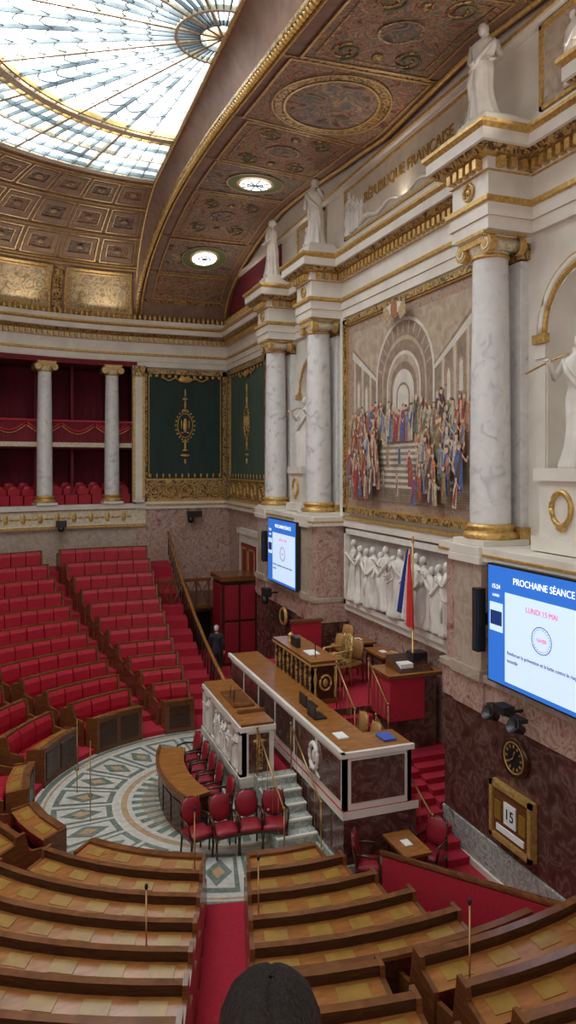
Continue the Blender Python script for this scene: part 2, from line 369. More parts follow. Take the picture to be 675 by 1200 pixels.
# ---------------------------------------------------------------- tribune wall
RX=8.5
cols=[22.9,19.24,11.2,7.54]
b=MB('wall_tribune')
def wallrect(y0,y1,z0,z1,m=WHITE,x=RX): b.box(x,x+.25,y0,y1,z0,z1,m)
wallrect(-2,30.9,.7,6.6,PINKM)
wallrect(-2,8.2,6.6,16.6); wallrect(10.54,19.9,6.6,12.1); wallrect(22.24,30.9,6.6,16.6)
wallrect(8.2,22.24,12.1,16.6)
for yc in (21.07,9.37):
    w=1.0; zs=10.25
    y0,y1=(19.9,22.24) if yc>15 else (8.2,10.54)
    wallrect(y0,yc-w,6.6,12.1); wallrect(yc+w,y1,6.6,12.1)
    n=16; arcp=[(yc+w*math.cos(pi*k/n),zs+w*math.sin(pi*k/n)) for k in range(n+1)]
    for k in range(n):
        (ya,za),(yb,zb)=arcp[k],arcp[k+1]
        b.poly([(RX,ya,za),(RX,yb,zb),(RX,yb,12.1),(RX,ya,12.1)],WHITE)
    rows=[]
    for z in (6.6,8,zs): rows.append([(RX+.8*math.sin(pi*k/n),yc+w*math.cos(pi*k/n),z) for k in range(n+1)])
    for j in range(1,7):
        t=pi/2*j/6; rows.append([(RX+.8*math.cos(t)*math.sin(pi*k/n),yc+w*math.cos(t)*math.cos(pi*k/n),zs+w*math.sin(t)) for k in range(n+1)])
    b.sm=True; b.grid(rows,WHITE); b.sm=False
    for r,t,m in ((w+.06,.05,GOLD),(w+.22,.03,GOLD),(w+.14,.07,WHITE)):
        b.tube([(RX-.02,yc+r*math.cos(pi*k/24),zs+r*math.sin(pi*k/24)) for k in range(25)],t,m,8)
    for sgn in (-1,1):
        b.box(RX-.08,RX+.02,yc+sgn*(w+.15)-.17,yc+sgn*(w+.15)+.17,zs-.16,zs,GOLD)
        b.box(RX-.05,RX+.02,yc+sgn*(w+.15)-.14,yc+sgn*(w+.15)+.14,zs-.42,zs-.2,WHITE)
        b.box(RX-.03,RX+.02,yc+sgn*(w+.15)-.12,yc+sgn*(w+.15)+.12,6.7,zs-.46,WHITE)
b.make()
def pier(name,y0,y1):
    b=MB(name); x=7.5
    b.box(x,8.5,y0,y1,F0,1.65,GREENM); b.box(x-.04,8.5,y0-.02,y1+.02,F0,1.12,WHITE)
    b.box(x+.03,8.5,y0+.03,y1-.03,1.65,3.75,REDM)
    b.box(x,8.5,y0,y1,3.75,4.3,PINKM); b.box(x-.05,8.5,y0-.03,y1+.03,4.3,4.42,BEIGEM)
    b.box(x+.06,8.5,y0+.05,y1-.05,4.42,6.35,PINKM)
    b.box(x-.06,8.5,y0-.03,y1+.03,6.35,6.6,WHITE); b.box(x-.08,8.4,y0-.04,y1+.04,6.44,6.49,GOLD)
    for c in cols:
        if y0<c<y1:
            b.box(x-.12,8.3,c-.46,c+.46,4.3,4.5,BEIGEM); b.box(x-.06,8.3,c-.42,c+.42,4.5,6.3,BEIGEM)
            b.box(x-.14,8.3,c-.48,c+.48,6.3,6.44,WHITE); b.box(x-.13,8.3,c-.46,c+.46,6.44,6.6,WHITE)
            b.box(x-.05,8.3,c-.46,c+.46,3.75,4.3,PINKM)
    b.make(.01)
pier('marble_pier',-2,12.1); pier('marble_pier',18.4,23.7)
b=MB('trim_1'); b.box(8.3,8.52,12.1,18.4,6.35,6.6,WHITE); b.box(8.27,8.4,12.1,18.4,6.55,6.62,GOLD); b.box(8.35,8.52,12.1,18.4,4.1,4.28,WHITE)
b.box(8.3,8.52,23.7,30.6,6.2,6.5,WHITE); b.box(8.27,8.4,23.7,30.6,6.35,6.41,GOLD); b.make()
path=arcpath(15.4,185,90,60)+[(8.45,30.6)]
for c in cols:
    path+= [(8.45,c+.5),(7.55,c+.5),(7.55,c-.5),(8.45,c-.5)]
path+=[(8.45,-2)]
prof=[(-.4,12.02),(.06,12.02),(.06,12.24),(.09,12.24),(.09,12.46),(.15,12.48),(.15,12.56),(.05,12.58),(.05,13.0),(.1,13.02),(.1,13.22),(.26,13.24),(.36,13.34),(.40,13.36),(.40,13.55),(.46,13.62),(.46,13.68),(.2,13.70),(.2,13.9),(-.5,13.9)]
G,W=GOLD,WHITE
pm=[W,W,G,W,G,G,W,W,G,W,G,GOLDD,W,W,G,G,W,W,W]
b=MB('entablature'); b.sweep(path,prof,pm)
for i in range(len(path)-1):
    (x0,y0),(x1,y1)=path[i],path[i+1]; L=math.hypot(x1-x0,y1-y0)
    dx,dy=(x1-x0)/L,(y1-y0)/L; nx,ny=dy,-dx
    n=max(1,int(L/.2))
    ang=math.atan2(dy,dx)
    for k in range(n):
        s=(k+.5)*L/n; b.M=Matrix.Translation((x0+dx*s+nx*.17,y0+dy*s+ny*.17,0))@Matrix.Rotation(ang,4,'Z')
        b.box(-.055,.055,-.07,.07,13.04,13.2,GOLD)
        if i<62 : b.ell((0,.0,14.0),(.07,.05,.14),GOLD,6,4)
b.M=None
for c in cols:
    b.tube([(7.47,c+.14*math.cos(2*pi*k/16),12.8+.14*math.sin(2*pi*k/16)) for k in range(17)],.03,GOLD,6); b.ell((7.47,c,12.8),(.03,.07,.07),GOLD,8,5)
b.make()
def ionic(name,x,y,z0,z1,r,ang=0):
    b=MB(name); H=z1-z0
    b.M=Matrix.Translation((x,y,0))@Matrix.Rotation(ang,4,'Z')
    k=r/.36
    b.box(-.47*k,.47*k,-.47*k,.47*k,z0,z0+.1,WHITE)
    prof=[(.46*k,z0+.1),(.49*k,z0+.15),(.46*k,z0+.21),(.40*k,z0+.23),(.39*k,z0+.27),(.43*k,z0+.3),(.43*k,z0+.33),(.37*k,z0+.37)]
    b.lathe(prof,GOLD,seg=28)
    sh=[(r*(1.0-.14*t**1.7),z0+.37+(H-.37-.42)*t) for t in [j/8 for j in range(9)]]
    b.lathe(sh,GREYM,seg=28)
    zt=z1-.42
    b.lathe([(r*.86,zt),(r*.95,zt+.02),(r*.95,zt+.06),(r*.87,zt+.08)],GOLD,seg=24)
    b.lathe([(r*.87,zt+.08),(r*1.05,zt+.2),(r*1.05,zt+.26)],GOLDW,seg=24)
    b.box(-.42*k,.42*k,-.40*k,.40*k,zt+.34,z1,WHITE); b.box(-.45*k,.45*k,-.43*k,.43*k,z1-.06,z1,GOLD)
    b.box(-.40*k,.40*k,-.36*k,.36*k,zt+.22,zt+.34,GOLD)
    for sx in (-1,1):
        for sy in (-1,1):
            cx,cy,cz=sx*.37*k,sy*.38*k,zt+.2
            for rr,hh in ((.16,.0),(.11,.02),(.06,.035)):
                row0=[(cx+sx*(hh+.0),cy+rr*k*math.cos(2*pi*j/16),cz+rr*k*math.sin(2*pi*j/16)) for j in range(16)]
                row1=[(cx-sx*.14,)+p[1:] for p in row0]
                ids=b.grid([row0,row1],GOLD if rr!=.11 else GOLDW,True); b.af(ids[0],GOLD if rr!=.11 else GOLDW)
    for sy in (-1,1):
        b.tube([(-.36*k,sy*.38*k,zt+.2),(0,sy*.36*k,zt+.2),(.36*k,sy*.38*k,zt+.2)],[.13*k,.09*k,.13*k],GOLDW,10)
    b.make()
for c in cols: ionic('marble_column',7.93,c,6.6,12.04,.36)
b=MB('pilaster_set')
for c in cols:
    b.box(8.34,8.52,c-.32,c+.32,6.9,11.6,GREYM); b.box(8.28,8.52,c-.38,c+.38,6.6,6.9,GOLD); b.box(8.3,8.52,c-.38,c+.38,11.62,12.03,GOLDD)
    b.box(8.28,8.52,c-.4,c+.4,11.9,12.02,WHITE)
b.box(8.36,8.5,18.55,18.75,6.6,12.03,WHITE)
b.make(.01)
for k in range(9):
    a=93.6+9.7*k; ionic('gallery_column',WX+15.62*math.cos(rad(a)),WY+15.62*math.sin(rad(a)),6.44,12.03,.30,rad(a))
b=MB('corner_pilaster'); b.box(4.42,4.86,30.35,30.75,6.5,11.6,WHITE); b.box(4.40,4.50,30.33,30.4,6.6,11.6,GOLD); b.box(4.78,4.88,30.33,30.4,6.6,11.6,GOLD); b.box(4.38,4.9,30.3,30.75,11.6,12.03,GOLDD); b.make()
# ---------------------------------------------------------------- statues
def figure(b,x,y,z,h,ang,m,sy=1.0,seed=0,arm=0,seg=22,hs=1.0):
    rnd=random.Random(seed)
    b.M=Matrix.Translation((x,y,z))@Matrix.Rotation(ang,4,'Z')@Matrix.Diagonal((1,sy,1,1))
    prof=[(0,.15,.12),(.03,.16,.13),(.09,.145,.12),(.17,.13,.11),(.25,.12,.105),(.33,.115,.10),(.42,.12,.10),(.5,.122,.095),(.55,.112,.085),(.60,.10,.075),(.66,.108,.08),(.74,.128,.086),(.79,.132,.075),(.82,.10,.062),(.84,.055,.048),(.86,.038,.04),(.89,.036,.04)]
    ph=rnd.random()*6; sg=1 if seed%2 else -1; b.sm=True; rows=[]
    nseg=seg*2
    for t,rx,ry in prof:
        fade=max(0,1-t/.84)**.6; row=[]
        for k in range(nseg):
            th=2*pi*k/nseg
            f=1+fade*.12*math.sin(8*th+ph+t*3)+fade*.06*math.sin(13*th-ph+t*7)+fade*.035*math.sin(4*th+t*12)
            ox=sg*.03*math.sin(t*pi*1.35)*h
            knee=.03*h*math.exp(-((t-.30)/.1)**2)*math.exp(-((math.cos(th)-.35*sg)/.35)**2) if math.sin(th)<0 else 0
            row.append((h*rx*f*math.cos(th)+ox,h*ry*f*math.sin(th)-knee,h*t))
        rows.append(row)
    ids=b.grid(rows,m,True); b.af(ids[0],m)
    ht=sg*.01*h; q_=hs
    b.ell((ht,-.008*h,h*.935),(.046*h*q_,.056*h*q_,.066*h*q_),m,14,9)
    b.ell((ht,.016*h,h*.952),(.052*h*q_,.052*h*q_,.056*h*q_),m,12,7); b.ell((ht,.06*h,h*.935),(.022*h,.026*h,.026*h),m,8,5); b.ell((ht+sg*.006*h,-.062*h,h*.93),(.009*h,.014*h,.016*h),m,6,4)
    b.tube([(-sg*.11*h,-.03*h,.81*h),(-sg*.05*h,-.085*h,.70*h),(sg*.05*h,-.098*h,.59*h),(sg*.12*h,-.06*h,.51*h),(sg*.13*h,.03*h,.46*h)],[.018*h,.026*h,.03*h,.03*h,.02*h],m,8)
    b.tube([(sg*.10*h,-.07*h,.52*h),(sg*.13*h,-.08*h,.38*h),(sg*.13*h,-.07*h,.2*h)],[.02*h,.03*h,.012*h],m,8)
    for s in (-1,1):
        up=(arm==s or arm==2)
        if up: pts=[(s*.12*h,0,.79*h),(s*.175*h,-.05*h,.68*h),(s*.15*h,-.15*h,.76*h),(s*.15*h,-.18*h,.79*h)]
        else: pts=[(s*.12*h,0,.79*h),(s*.155*h,.02*h,.64*h),(s*.11*h,-.10*h,.56*h),(s*.07*h,-.125*h,.565*h)]
        b.tube(pts,[.034*h,.03*h,.022*h,.018*h],m,8)
        hp=Vector(pts[-1])
        for q in range(4): b.tube([hp,(hp.x+(q-1.5)*.009*h,hp.y-.02*h,hp.z+.01*h),(hp.x+(q-1.5)*.01*h,hp.y-.035*h,hp.z-.002*h)],[.006*h]*3,m,5)
    b.sm=False; b.M=None
for n,c in enumerate(cols):
    b=MB('marble_statue'); b.box(7.5,8.3,c-.40,c+.40,13.9,14.06,WHITE); b.box(7.55,8.25,c-.36,c+.36,14.06,14.12,WHITE)
    figure(b,7.8,c,14.1,[1.88,1.88,1.74,1.5][n],rad(-90)+rad(-35 if n==0 else 42),STATUE,seed=n+2,arm=[0,1,0,0][n],hs=1.08); b.make()
for n,yc in enumerate((21.07,9.37)):
    b=MB('niche_statue')
    b.box(7.85,8.85,yc-.62,yc+.62,6.62,6.85,WHITE); b.box(7.95,8.8,yc-.54,yc+.54,6.85,7.75,WHITE); b.box(7.88,8.85,yc-.6,yc+.6,7.75,7.95,WHITE)
    b.tube([(7.93,yc+.22*math.cos(2*pi*k/20),7.32+.26*math.sin(2*pi*k/20)) for k in range(21)],.045,GOLD,8)
    b.ell((7.93,yc,7.02),(.03,.14,.06),GOLD,8,4)
    figure(b,8.3,yc,7.93,2.15,rad(-90)+rad(20),STATUE,seed=20+n,arm=2)
    b.tube([(7.85,yc+.75,9.5),(7.85,yc+.2,9.62),(7.9,yc-.2,9.7)],.018,GOLD,6)
    b.make()
# ---------------------------------------------------------------- attic panels
def frame(b,x,y0,y1,z0,z1,t,m,d=.05):
    b.box(x-d,x,y0,y1,z0,z0+t,m); b.box(x-d,x,y0,y1,z1-t,z1,m); b.box(x-d,x,y0,y0+t,z0,z1,m); b.box(x-d,x,y1-t,y1,z0,z1,m)
ATT=noisemat('attic_ground',[(.3,(.46,.40,.31)),(.7,(.58,.51,.41))],scale=3,rough=.6)
b=MB('attic_relief_panel')
b.box(8.42,8.5,11.9,18.6,14.0,15.55,WHITE); b.box(8.41,8.42,12.1,18.4,14.15,15.42,ATT); frame(b,8.42,12.0,18.5,14.1,15.45,.06,GOLD)
for s in (-1,1):
    for q in range(4):
        yy=15.2+s*(3.0-q*.24); figure(b,8.40,yy,14.17+.03*q,1.15-.17*q,rad(-90)+s*.3,STATUE,sy=.35,seed=40+q,arm=s,seg=12)
    b.tube([(8.39,15.2+s*(2.2-.19*k),14.32+.07*math.sin(k*1.0)) for k in range(11)],[.08-.005*k for k in range(11)],STATUE,8)
b.box(8.3,8.5,-2,30.6,15.55,15.68,WHITE); b.box(8.27,8.4,-2,23.8,15.6,15.66,GOLD)
att=b.make()
GTX=solid('gilded_letters',(.40,.22,.045),.5,.1)
text('inscription','RÉPUBLIQUE FRANÇAISE',(8.385,15.2,14.86),.38,GTX,att,ext=.012)
for yc in (21.07,9.37):
    b=MB('attic_side_panel'); b.box(8.44,8.5,yc-1.1,yc+1.1,14.05,15.5,BEIGEM); frame(b,8.44,yc-1.1,yc+1.1,14.05,15.5,.07,GOLD)
    figure(b,8.42,yc+.3,14.15,1.2,rad(-90),STATUE,sy=.5,seed=60); figure(b,8.42,yc-.4,14.15,1.1,rad(-90),STATUE,sy=.5,seed=61); b.make()
b=MB('lunette_panel'); b.box(8.44,8.5,23.9,30.5,13.9,15.55,DRED); b.make()
# ---------------------------------------------------------------- arch soffit
ctrl=[(-.8,13.9),(0.2,14.5),(3,15.0),(7,15.35),(11.3,15.72),(15,16.1),(19,16.45),(23.5,16.5),(27,16.05),(29.2,15.4),(30.3,14.7),(30.75,13.9)]
def cz(Y):
    if Y<=ctrl[0][0]: return ctrl[0][1]
    for k in range(len(ctrl)-1):
        if ctrl[k][0]<=Y<=ctrl[k+1][0]:
            p0=ctrl[max(k-1,0)];p1=ctrl[k];p2=ctrl[k+1];p3=ctrl[min(k+2,len(ctrl)-1)]
            h=p2[0]-p1[0]; t=(Y-p1[0])/h
            m1=(p2[1]-p0[1])/(p2[0]-p0[0])*h; m2=(p3[1]-p1[1])/(p3[0]-p1[0])*h
            return (2*t**3-3*t*t+1)*p1[1]+(t**3-2*t*t+t)*m1+(-2*t**3+3*t*t)*p2[1]+(t**3-t*t)*m2
    return ctrl[-1][1]
def S(Y,k,off=0):
    z=cz(Y); w=min(1,max(0,(23.5-Y)/5)); u=min(1,max(0,(16.0-Y)/4)); zw=z-.30*w*(1-u)+.30*u
    return (4.6+3.95*k,Y,z+(zw-z)*k-off)
ys=[-.8+31.55*j/90 for j in range(91)]
b=MB('ceiling_arch'); b.sm=True
b.grid([[S(Y,k/6) for k in range(7)] for Y in ys],BROWNB)
b.grid([[ (4.6+3.95*k/2,Y,cz(Y)+.45) for k in range(3)] for Y in ys],BROWNB)
b.make()
b=MB('ceiling_fresco')
def patch(y0,y1,k0,k1,off,m,n=8):
    b.grid([[S(y0+(y1-y0)*j/n,k0+(k1-k0)*q/3,off) for q in range(4)] for j in range(n+1)],m)
def pframe(y0,y1,k0,k1,t=.07,m=GOLD,off=.05):
    tk=t/3.95
    for (a,c,d,e) in ((y0,y0+t,k0,k1),(y1-t,y1,k0,k1),(y0,y1,k0,k0+tk),(y0,y1,k1-tk,k1)):
        patch(a,c,d,e,off,m)
segs=[(16.95,19.85),(22.55,26.2),(28.9,30.2)]
segs+= [(30.4-q,30.4-p) for p,q in segs]
def ovalring(yc,kc,ry,rx,t,m,off):
    n=36; rows=[[],[]]
    for j in range(n+1):
        a=2*pi*j/n
        for q,(s1) in enumerate((0,1)):
            rows[q].append(S(yc+(ry+t*s1)*math.cos(a),kc+(rx+t*s1)*math.sin(a)/3.95,off))
    b.grid(rows,m)
def ovaldisc(yc,kc,ry,rx,m,off):
    n=36; b.poly([S(yc+ry*math.cos(2*pi*j/n),kc+rx*math.sin(2*pi*j/n)/3.95,off) for j in range(n)],m)
for (p,q) in segs:
    patch(p,q,.14,.86,.02,FRESCO); pframe(p,q,.14,.86,.05); pframe(p+.2,q-.2,.2,.8,.03,GOLDD)
    if q-p>2:
        mid=(p+q)/2
        ovaldisc(mid,.5,.38,.38,FRESCO3,.045); ovalring(mid,.5,.38,.38,.05,GOLDD,.06)
        for sgn in (-1,1):
            for kk in (.33,.67):
                for flip in (-1,1):
                    pts=[]
                    for j in range(20):
                        t=j/19*3.6*pi/2; rr=.34-.014*j; pts.append(S(mid+sgn*(.95)+flip*rr*math.cos(t),kk+flip*rr*math.sin(t)/3.95,.045))
                    b.tube(pts,.02,GREENR if flip>0 else GOLDD,5)
            c0=S(mid+sgn*.95,.5,.06); b.ell(c0,(.12,.12,.03),GOLDD,10,4)
patch(15.2-1.65,15.2+1.65,.1,.9,.02,FRESCO); pframe(15.2-1.65,15.2+1.65,.1,.9,.05)
ovaldisc(15.2,.5,1.15,1.0,FRESCO3,.04); ovalring(15.2,.5,1.15,1.0,.06,GOLD,.07); ovalring(15.2,.5,1.23,1.08,.18,GOLDD,.055); ovalring(15.2,.5,1.43,1.28,.04,GOLD,.07)
for yc in (21.2,27.6,9.2,2.8):
    patch(yc-1.2,yc+1.2,.14,.86,.015,FRESCO3); pframe(yc-1.2,yc+1.2,.14,.86,.05)
    ovalring(yc,.53,.48,.48,.08,GOLD,.07); ovalring(yc,.53,.56,.56,.26,GREENR,.05); ovalring(yc,.53,.82,.82,.04,GOLD,.06)
for yc in [p for s in segs for p in (s[0]-.12,s[1]+.02)]:
    patch(yc,yc+.1,.03,.97,.03,GOLDD,1)
b.make(recalc=False)
for yc in (21.2,27.6,9.2,2.8):
    b=MB('roundel_light')
    LIT=bpy.data.materials.get('roundel_glow') or emis('roundel_glow',(1,.97,.95),5)
    ovaldisc(yc,.53,.46,.46,LIT,.085)
    for a in range(4):
        t=pi*a/4; p=S(yc+.46*math.cos(t),.53+.46*math.sin(t)/3.95,.1); q=S(yc-.46*math.cos(t),.53-.46*math.sin(t)/3.95,.1); b.tube([p,q],.024,MUNT,5)
    ovalring(yc,.53,.2,.2,.045,MUNT,.105); b.make(recalc=False)
b=MB('arch_gold_moulding')
b.tube([(4.6,Y,cz(Y)-.02) for Y in ys],.09,GOLDD,8); b.tube([(4.78,Y,cz(Y)-.03) for Y in ys],.045,GOLD,6); b.tube([(8.3,)+S(Y,.96,.05)[1:] for Y in ys],.06,GOLD,6)
for j in range(210):
    Y=-.7+31.4*j/210; b.ell((4.6,Y,cz(Y)-.1),(.07,.05,.09),GOLD,6,4)
b.make()
# ---------------------------------------------------------------- cove + band
def CV(a,s,off=0):
    t=s*pi/2; r=15.5-7.0*(1-math.cos(t)); z=13.9+3.1*math.sin(t); cx=4.6-.5*s
    r-=off*.6; z-=off*.6
    return (cx+r*math.cos(rad(a)),15.2+r*math.sin(rad(a)),z)
b=MB('ceiling_cove'); b.sm=True
b.grid([[CV(a,s/14) for s in range(15)] for a in range(90,272,2)],COVE); b.sm=False
b.grid([[(lambda p:(p[0],p[1],p[2]+.2))(CV(a,s/14,-.3)) for s in range(15)] for a in range(90,272,2)],COVE)
def cpatch(a0,a1,s0,s1,off,m,n=4):
    b.grid([[CV(a0+(a1-a0)*j/n,s0+(s1-s0)*q/4,off) for q in range(5)] for j in range(n+1)],m)
def cframe(a0,a1,s0,s1,ta,ts,m,off):
    cpatch(a0,a0+ta,s0,s1,off,m,1);cpatch(a1-ta,a1,s0,s1,off,m,1);cpatch(a0,a1,s0,s0+ts,off,m);cpatch(a0,a1,s1-ts,s1,off,m)
a=90.6; 
while a<268:
    w=10.0
    cpatch(a,a+w,.03,.36,.03,FRESCO2); cframe(a,a+w,.03,.36,.35,.016,GOLD,.09); cframe(a+.8,a+w-.8,.065,.335,.15,.008,GOLD,.07)
    cpatch(a+w+.3,a+w+1.7,.03,.36,.04,GOLDD)
    a+=12
a=90.6; n=0
while a<268:
    for q,(s0,s1) in enumerate(((.42,.58),(.62,.78),(.82,.96))):
        cframe(a,a+5.4,s0,s1,.16,.006,GOLD,.1); cframe(a+.3,a+5.1,s0+.014,s1-.014,.6,.024,COVE,.06); cframe(a+.9,a+4.5,s0+.036,s1-.036,.12,.005,GOLD,.05)
        cpatch(a+.9,a+4.5,s0+.03,s1-.03,.015,FRESCO3 if (n+q)%2 else FRESCO)
        c=CV(a+2.7,(s0+s1)/2,.05); b.ell(c,(.14,.14,.06),FRESCO2,8,5)
    a+=6; n+=1
for s in (.385,.405,.6,.8,.975): b.tube([CV(x,s,.06) for x in range(90,271,2)],.03,GOLD,5)
b.make(recalc=False)
def coveZ(Y):
    d=(Y-15.2)
    if d<=8.5: return 17.0,4.1
    t=math.acos(1-(15.5-d)/7.0); return 13.9+3.1*math.sin(t),4.6-.5*t/(pi/2)
b=MB('arch_band'); b.sm=True
rows=[]
for Y in ys:
    d=abs(Y-15.2); zz,xx=coveZ(15.2+min(d,15.49)); z0=cz(Y); 
    if zz<z0+.05: zz=z0+.05
    rows.append([(4.6,Y,z0),(4.52,Y,z0+(zz-z0)*.15-.0),(4.45,Y,z0+(zz-z0)*.5),(xx+.05,Y,zz-.0),(xx,Y,zz+.02)])
b.grid(rows,BROWNB); b.tube([r[3] for r in rows],.05,GOLD,6); b.make(recalc=False)
# ---------------------------------------------------------------- skylight
b=MB('window_1'); SX,SY,SZ=4.1,15.2,17.0
b.arc([(0.01,SZ+.12),(8.5,SZ+.12),(8.5,SZ+.16),(0.01,SZ+.16)],GLASS,SX,SY,90,270,seg=48)
def ring(r,w,m,h=.1): b.arc([(r-w,SZ-.02),(r+w,SZ-.02),(r+w,SZ+h),(r-w,SZ+h)],m,SX,SY,90,270,seg=60)
ring(8.4,.12,GOLDW,.12); ring(8.15,.02,MUNT); ring(7.6,.014,MUNT); ring(6.9,.03,GOLDW); ring(6.2,.014,MUNT); ring(5.35,.11,GOLDW,.12); ring(5.1,.03,GOLD); ring(5.6,.02,GOLD); ring(1.0,.03,GOLDW); ring(.5,.012,MUNT)
def radl(a,r0,r1,w,m):
    b.M=Matrix.Translation((SX,SY,SZ))@Matrix.Rotation(rad(a),4,'Z'); b.box(r0,r1,-w,w,0,.1,m); b.M=None
for k in range(61): radl(90+3*k,5.4,8.4,.013 if k%5 else .04,MUNT if k%5 else GOLDW)
for k in range(25): radl(90+7.5*k,(.05 if k%4==0 else .5),5.3,.013 if k%4 else .03,MUNT if k%4 else GOLDW)
for k in range(24):
    a0=90+7.5*k
    for r in (1.5,2.0,2.5,3.0,3.5,4.0,4.5,5.0):
        pts=[]
        for j in range(5):
            t=j/4; rr=r+(.07*r)*math.sin(pi*t); a=rad(a0+7.5*t); pts.append((SX+rr*math.cos(a),SY+rr*math.sin(a),SZ+.05))
        b.tube(pts,.015,MUNT,4)
b.box(SX-.02,SX+.08,SY-8.5,SY+8.5,SZ-.02,SZ+.12,GOLDW)
b.make()
# ---------------------------------------------------------------- tapestry
b=MB('wall_tapestry'); X=8.42
y0,y1,z0,z1=11.98,18.46,6.72,11.92
b.box(X,8.49,y0,y1,z0,z1,GOLD); 
frame(b,X,y0,y1,z0,z1,.14,GOLDD,.10); frame(b,X,y0+.14,y1-.14,z0+.14,z1-.14,.04,GOLD,.06)
TB=noisemat('tapestry_border',[(.35,(.22,.10,.08)),(.45,(.42,.28,.18)),(.52,(.20,.19,.17)),(.58,(.48,.33,.22)),(.66,(.36,.13,.10))],scale=6,detail=5,dist=2.5,rough=.95)
TBG=noisemat('tapestry_stone',[(.3,(.33,.245,.17)),(.7,(.48,.38,.28))],scale=5,detail=8,rough=.95)
TB2=noisemat('tapestry_shade',[(.3,(.20,.14,.10)),(.7,(.32,.235,.17))],scale=5,detail=8,rough=.95)
TSKY=noisemat('tapestry_sky',[(.3,(.50,.46,.39)),(.7,(.64,.59,.50))],scale=3,rough=.95)
cl=[noisemat('tap_cloth_%d'%i,[(.35,tuple(x*.45 for x in c)),(.65,c)],scale=11,detail=5,dist=2,rough=.95) for i,c in enumerate([(.52,.07,.05),(.09,.16,.40),(.56,.40,.22),(.20,.22,.12),(.62,.52,.38),(.42,.17,.08),(.14,.08,.08),(.60,.24,.12),(.20,.28,.40),(.66,.58,.46),(.46,.33,.20),(.45,.06,.07)])]
TSK=solid('tap_skin',(.56,.38,.26),.95)
X-=.01; b.box(X,X+.02,y0+.18,y1-.18,z0+.18,z1-.18,TB)
Y0,Y1,ZZ0,ZZ1=y0+.48,y1-.48,z0+.40,z1-.42
b.box(X-.01,X,Y0,Y1,ZZ0,ZZ1,TBG)
yc=(Y0+Y1)/2
def archshape(c,w,zb,zs,n=14): return [(c-w,zb)]+[(c-w*math.cos(pi*k/n),zs+w*math.sin(pi*k/n)) for k in range(n+1)]+[(c+w,zb)]
lay=0
def lp(poly,m):
    global lay; lay+=1; x=X-.011-.0003*lay; b.prism(poly,x,x+.0002,m)
def rect(a,c,d,e,m): lp([(a,d),(c,d),(c,e),(a,e)],m)
HZ=8.85
for s in (-1,1):
    lp([(yc+s*2.74,HZ),(yc+s*1.35,HZ),(yc+s*1.35,10.1),(yc+s*2.74,10.9)],TB2)
    for k,(w0,zt) in enumerate(((2.62,10.8),(2.15,10.5),(1.7,10.25))):
        rect(yc+s*w0-.08,yc+s*w0+.08,HZ,zt,TBG); rect(yc+s*w0-.02,yc+s*w0+.02,HZ,zt,TSKY)
    lp([(yc+s*2.74,10.8),(yc+s*1.35,10.05),(yc+s*1.35,10.15),(yc+s*2.74,11.0)],TSKY)
    lp([(yc+s*2.74,11.0),(yc+s*1.35,10.15),(yc+s*1.35,10.2),(yc+s*2.74,11.1)],TB2)
    for w0,zz in ((2.38,9.95),(1.92,9.8)):
        lp(archshape(yc+s*w0,.15,zz-.5,zz+.1),TB); lp([(yc+s*w0-.07,zz-.45),(yc+s*w0+.07,zz-.45),(yc+s*w0+.06,zz+.1),(yc+s*w0,zz+.22),(yc+s*w0-.06,zz+.1)],TSKY)
for w,zs,m in ((1.38,10.05,TSKY),(1.30,10.05,TB2),(1.05,9.95,TBG),(.98,9.93,TB2),(.80,9.85,TSKY),(.74,9.83,TBG),(.62,9.78,TB2),(.50,9.72,TSKY)):
    lp(archshape(yc,w,HZ,zs),m)
for k in range(1,14):
    a=pi*k/14; lp([(yc+1.07*math.cos(a-.02),10.0+1.07*math.sin(a-.02)),(yc+1.28*math.cos(a-.02),10.05+1.28*math.sin(a-.02)),(yc+1.28*math.cos(a+.02),10.05+1.28*math.sin(a+.02)),(yc+1.07*math.cos(a+.02),10.0+1.07*math.sin(a+.02))],TBG)
lp(archshape(yc,.32,HZ,9.6),TB2); lp(archshape(yc,.26,HZ,9.6),TSKY)
rect(Y0,Y1,HZ-.35,HZ,TBG)
for k in range(8): rect(yc-.95-.2*k,yc+.95+.2*k,8.44-.14*k,8.51-.14*k,TSKY); rect(yc-.95-.2*k,yc+.95+.2*k,8.37-.14*k,8.44-.14*k,TB2)
for k in range(7): rect(Y0,Y1,ZZ0+.0+.05*k,ZZ0+.02+.05*k,TB2)
rnd=random.Random(3)
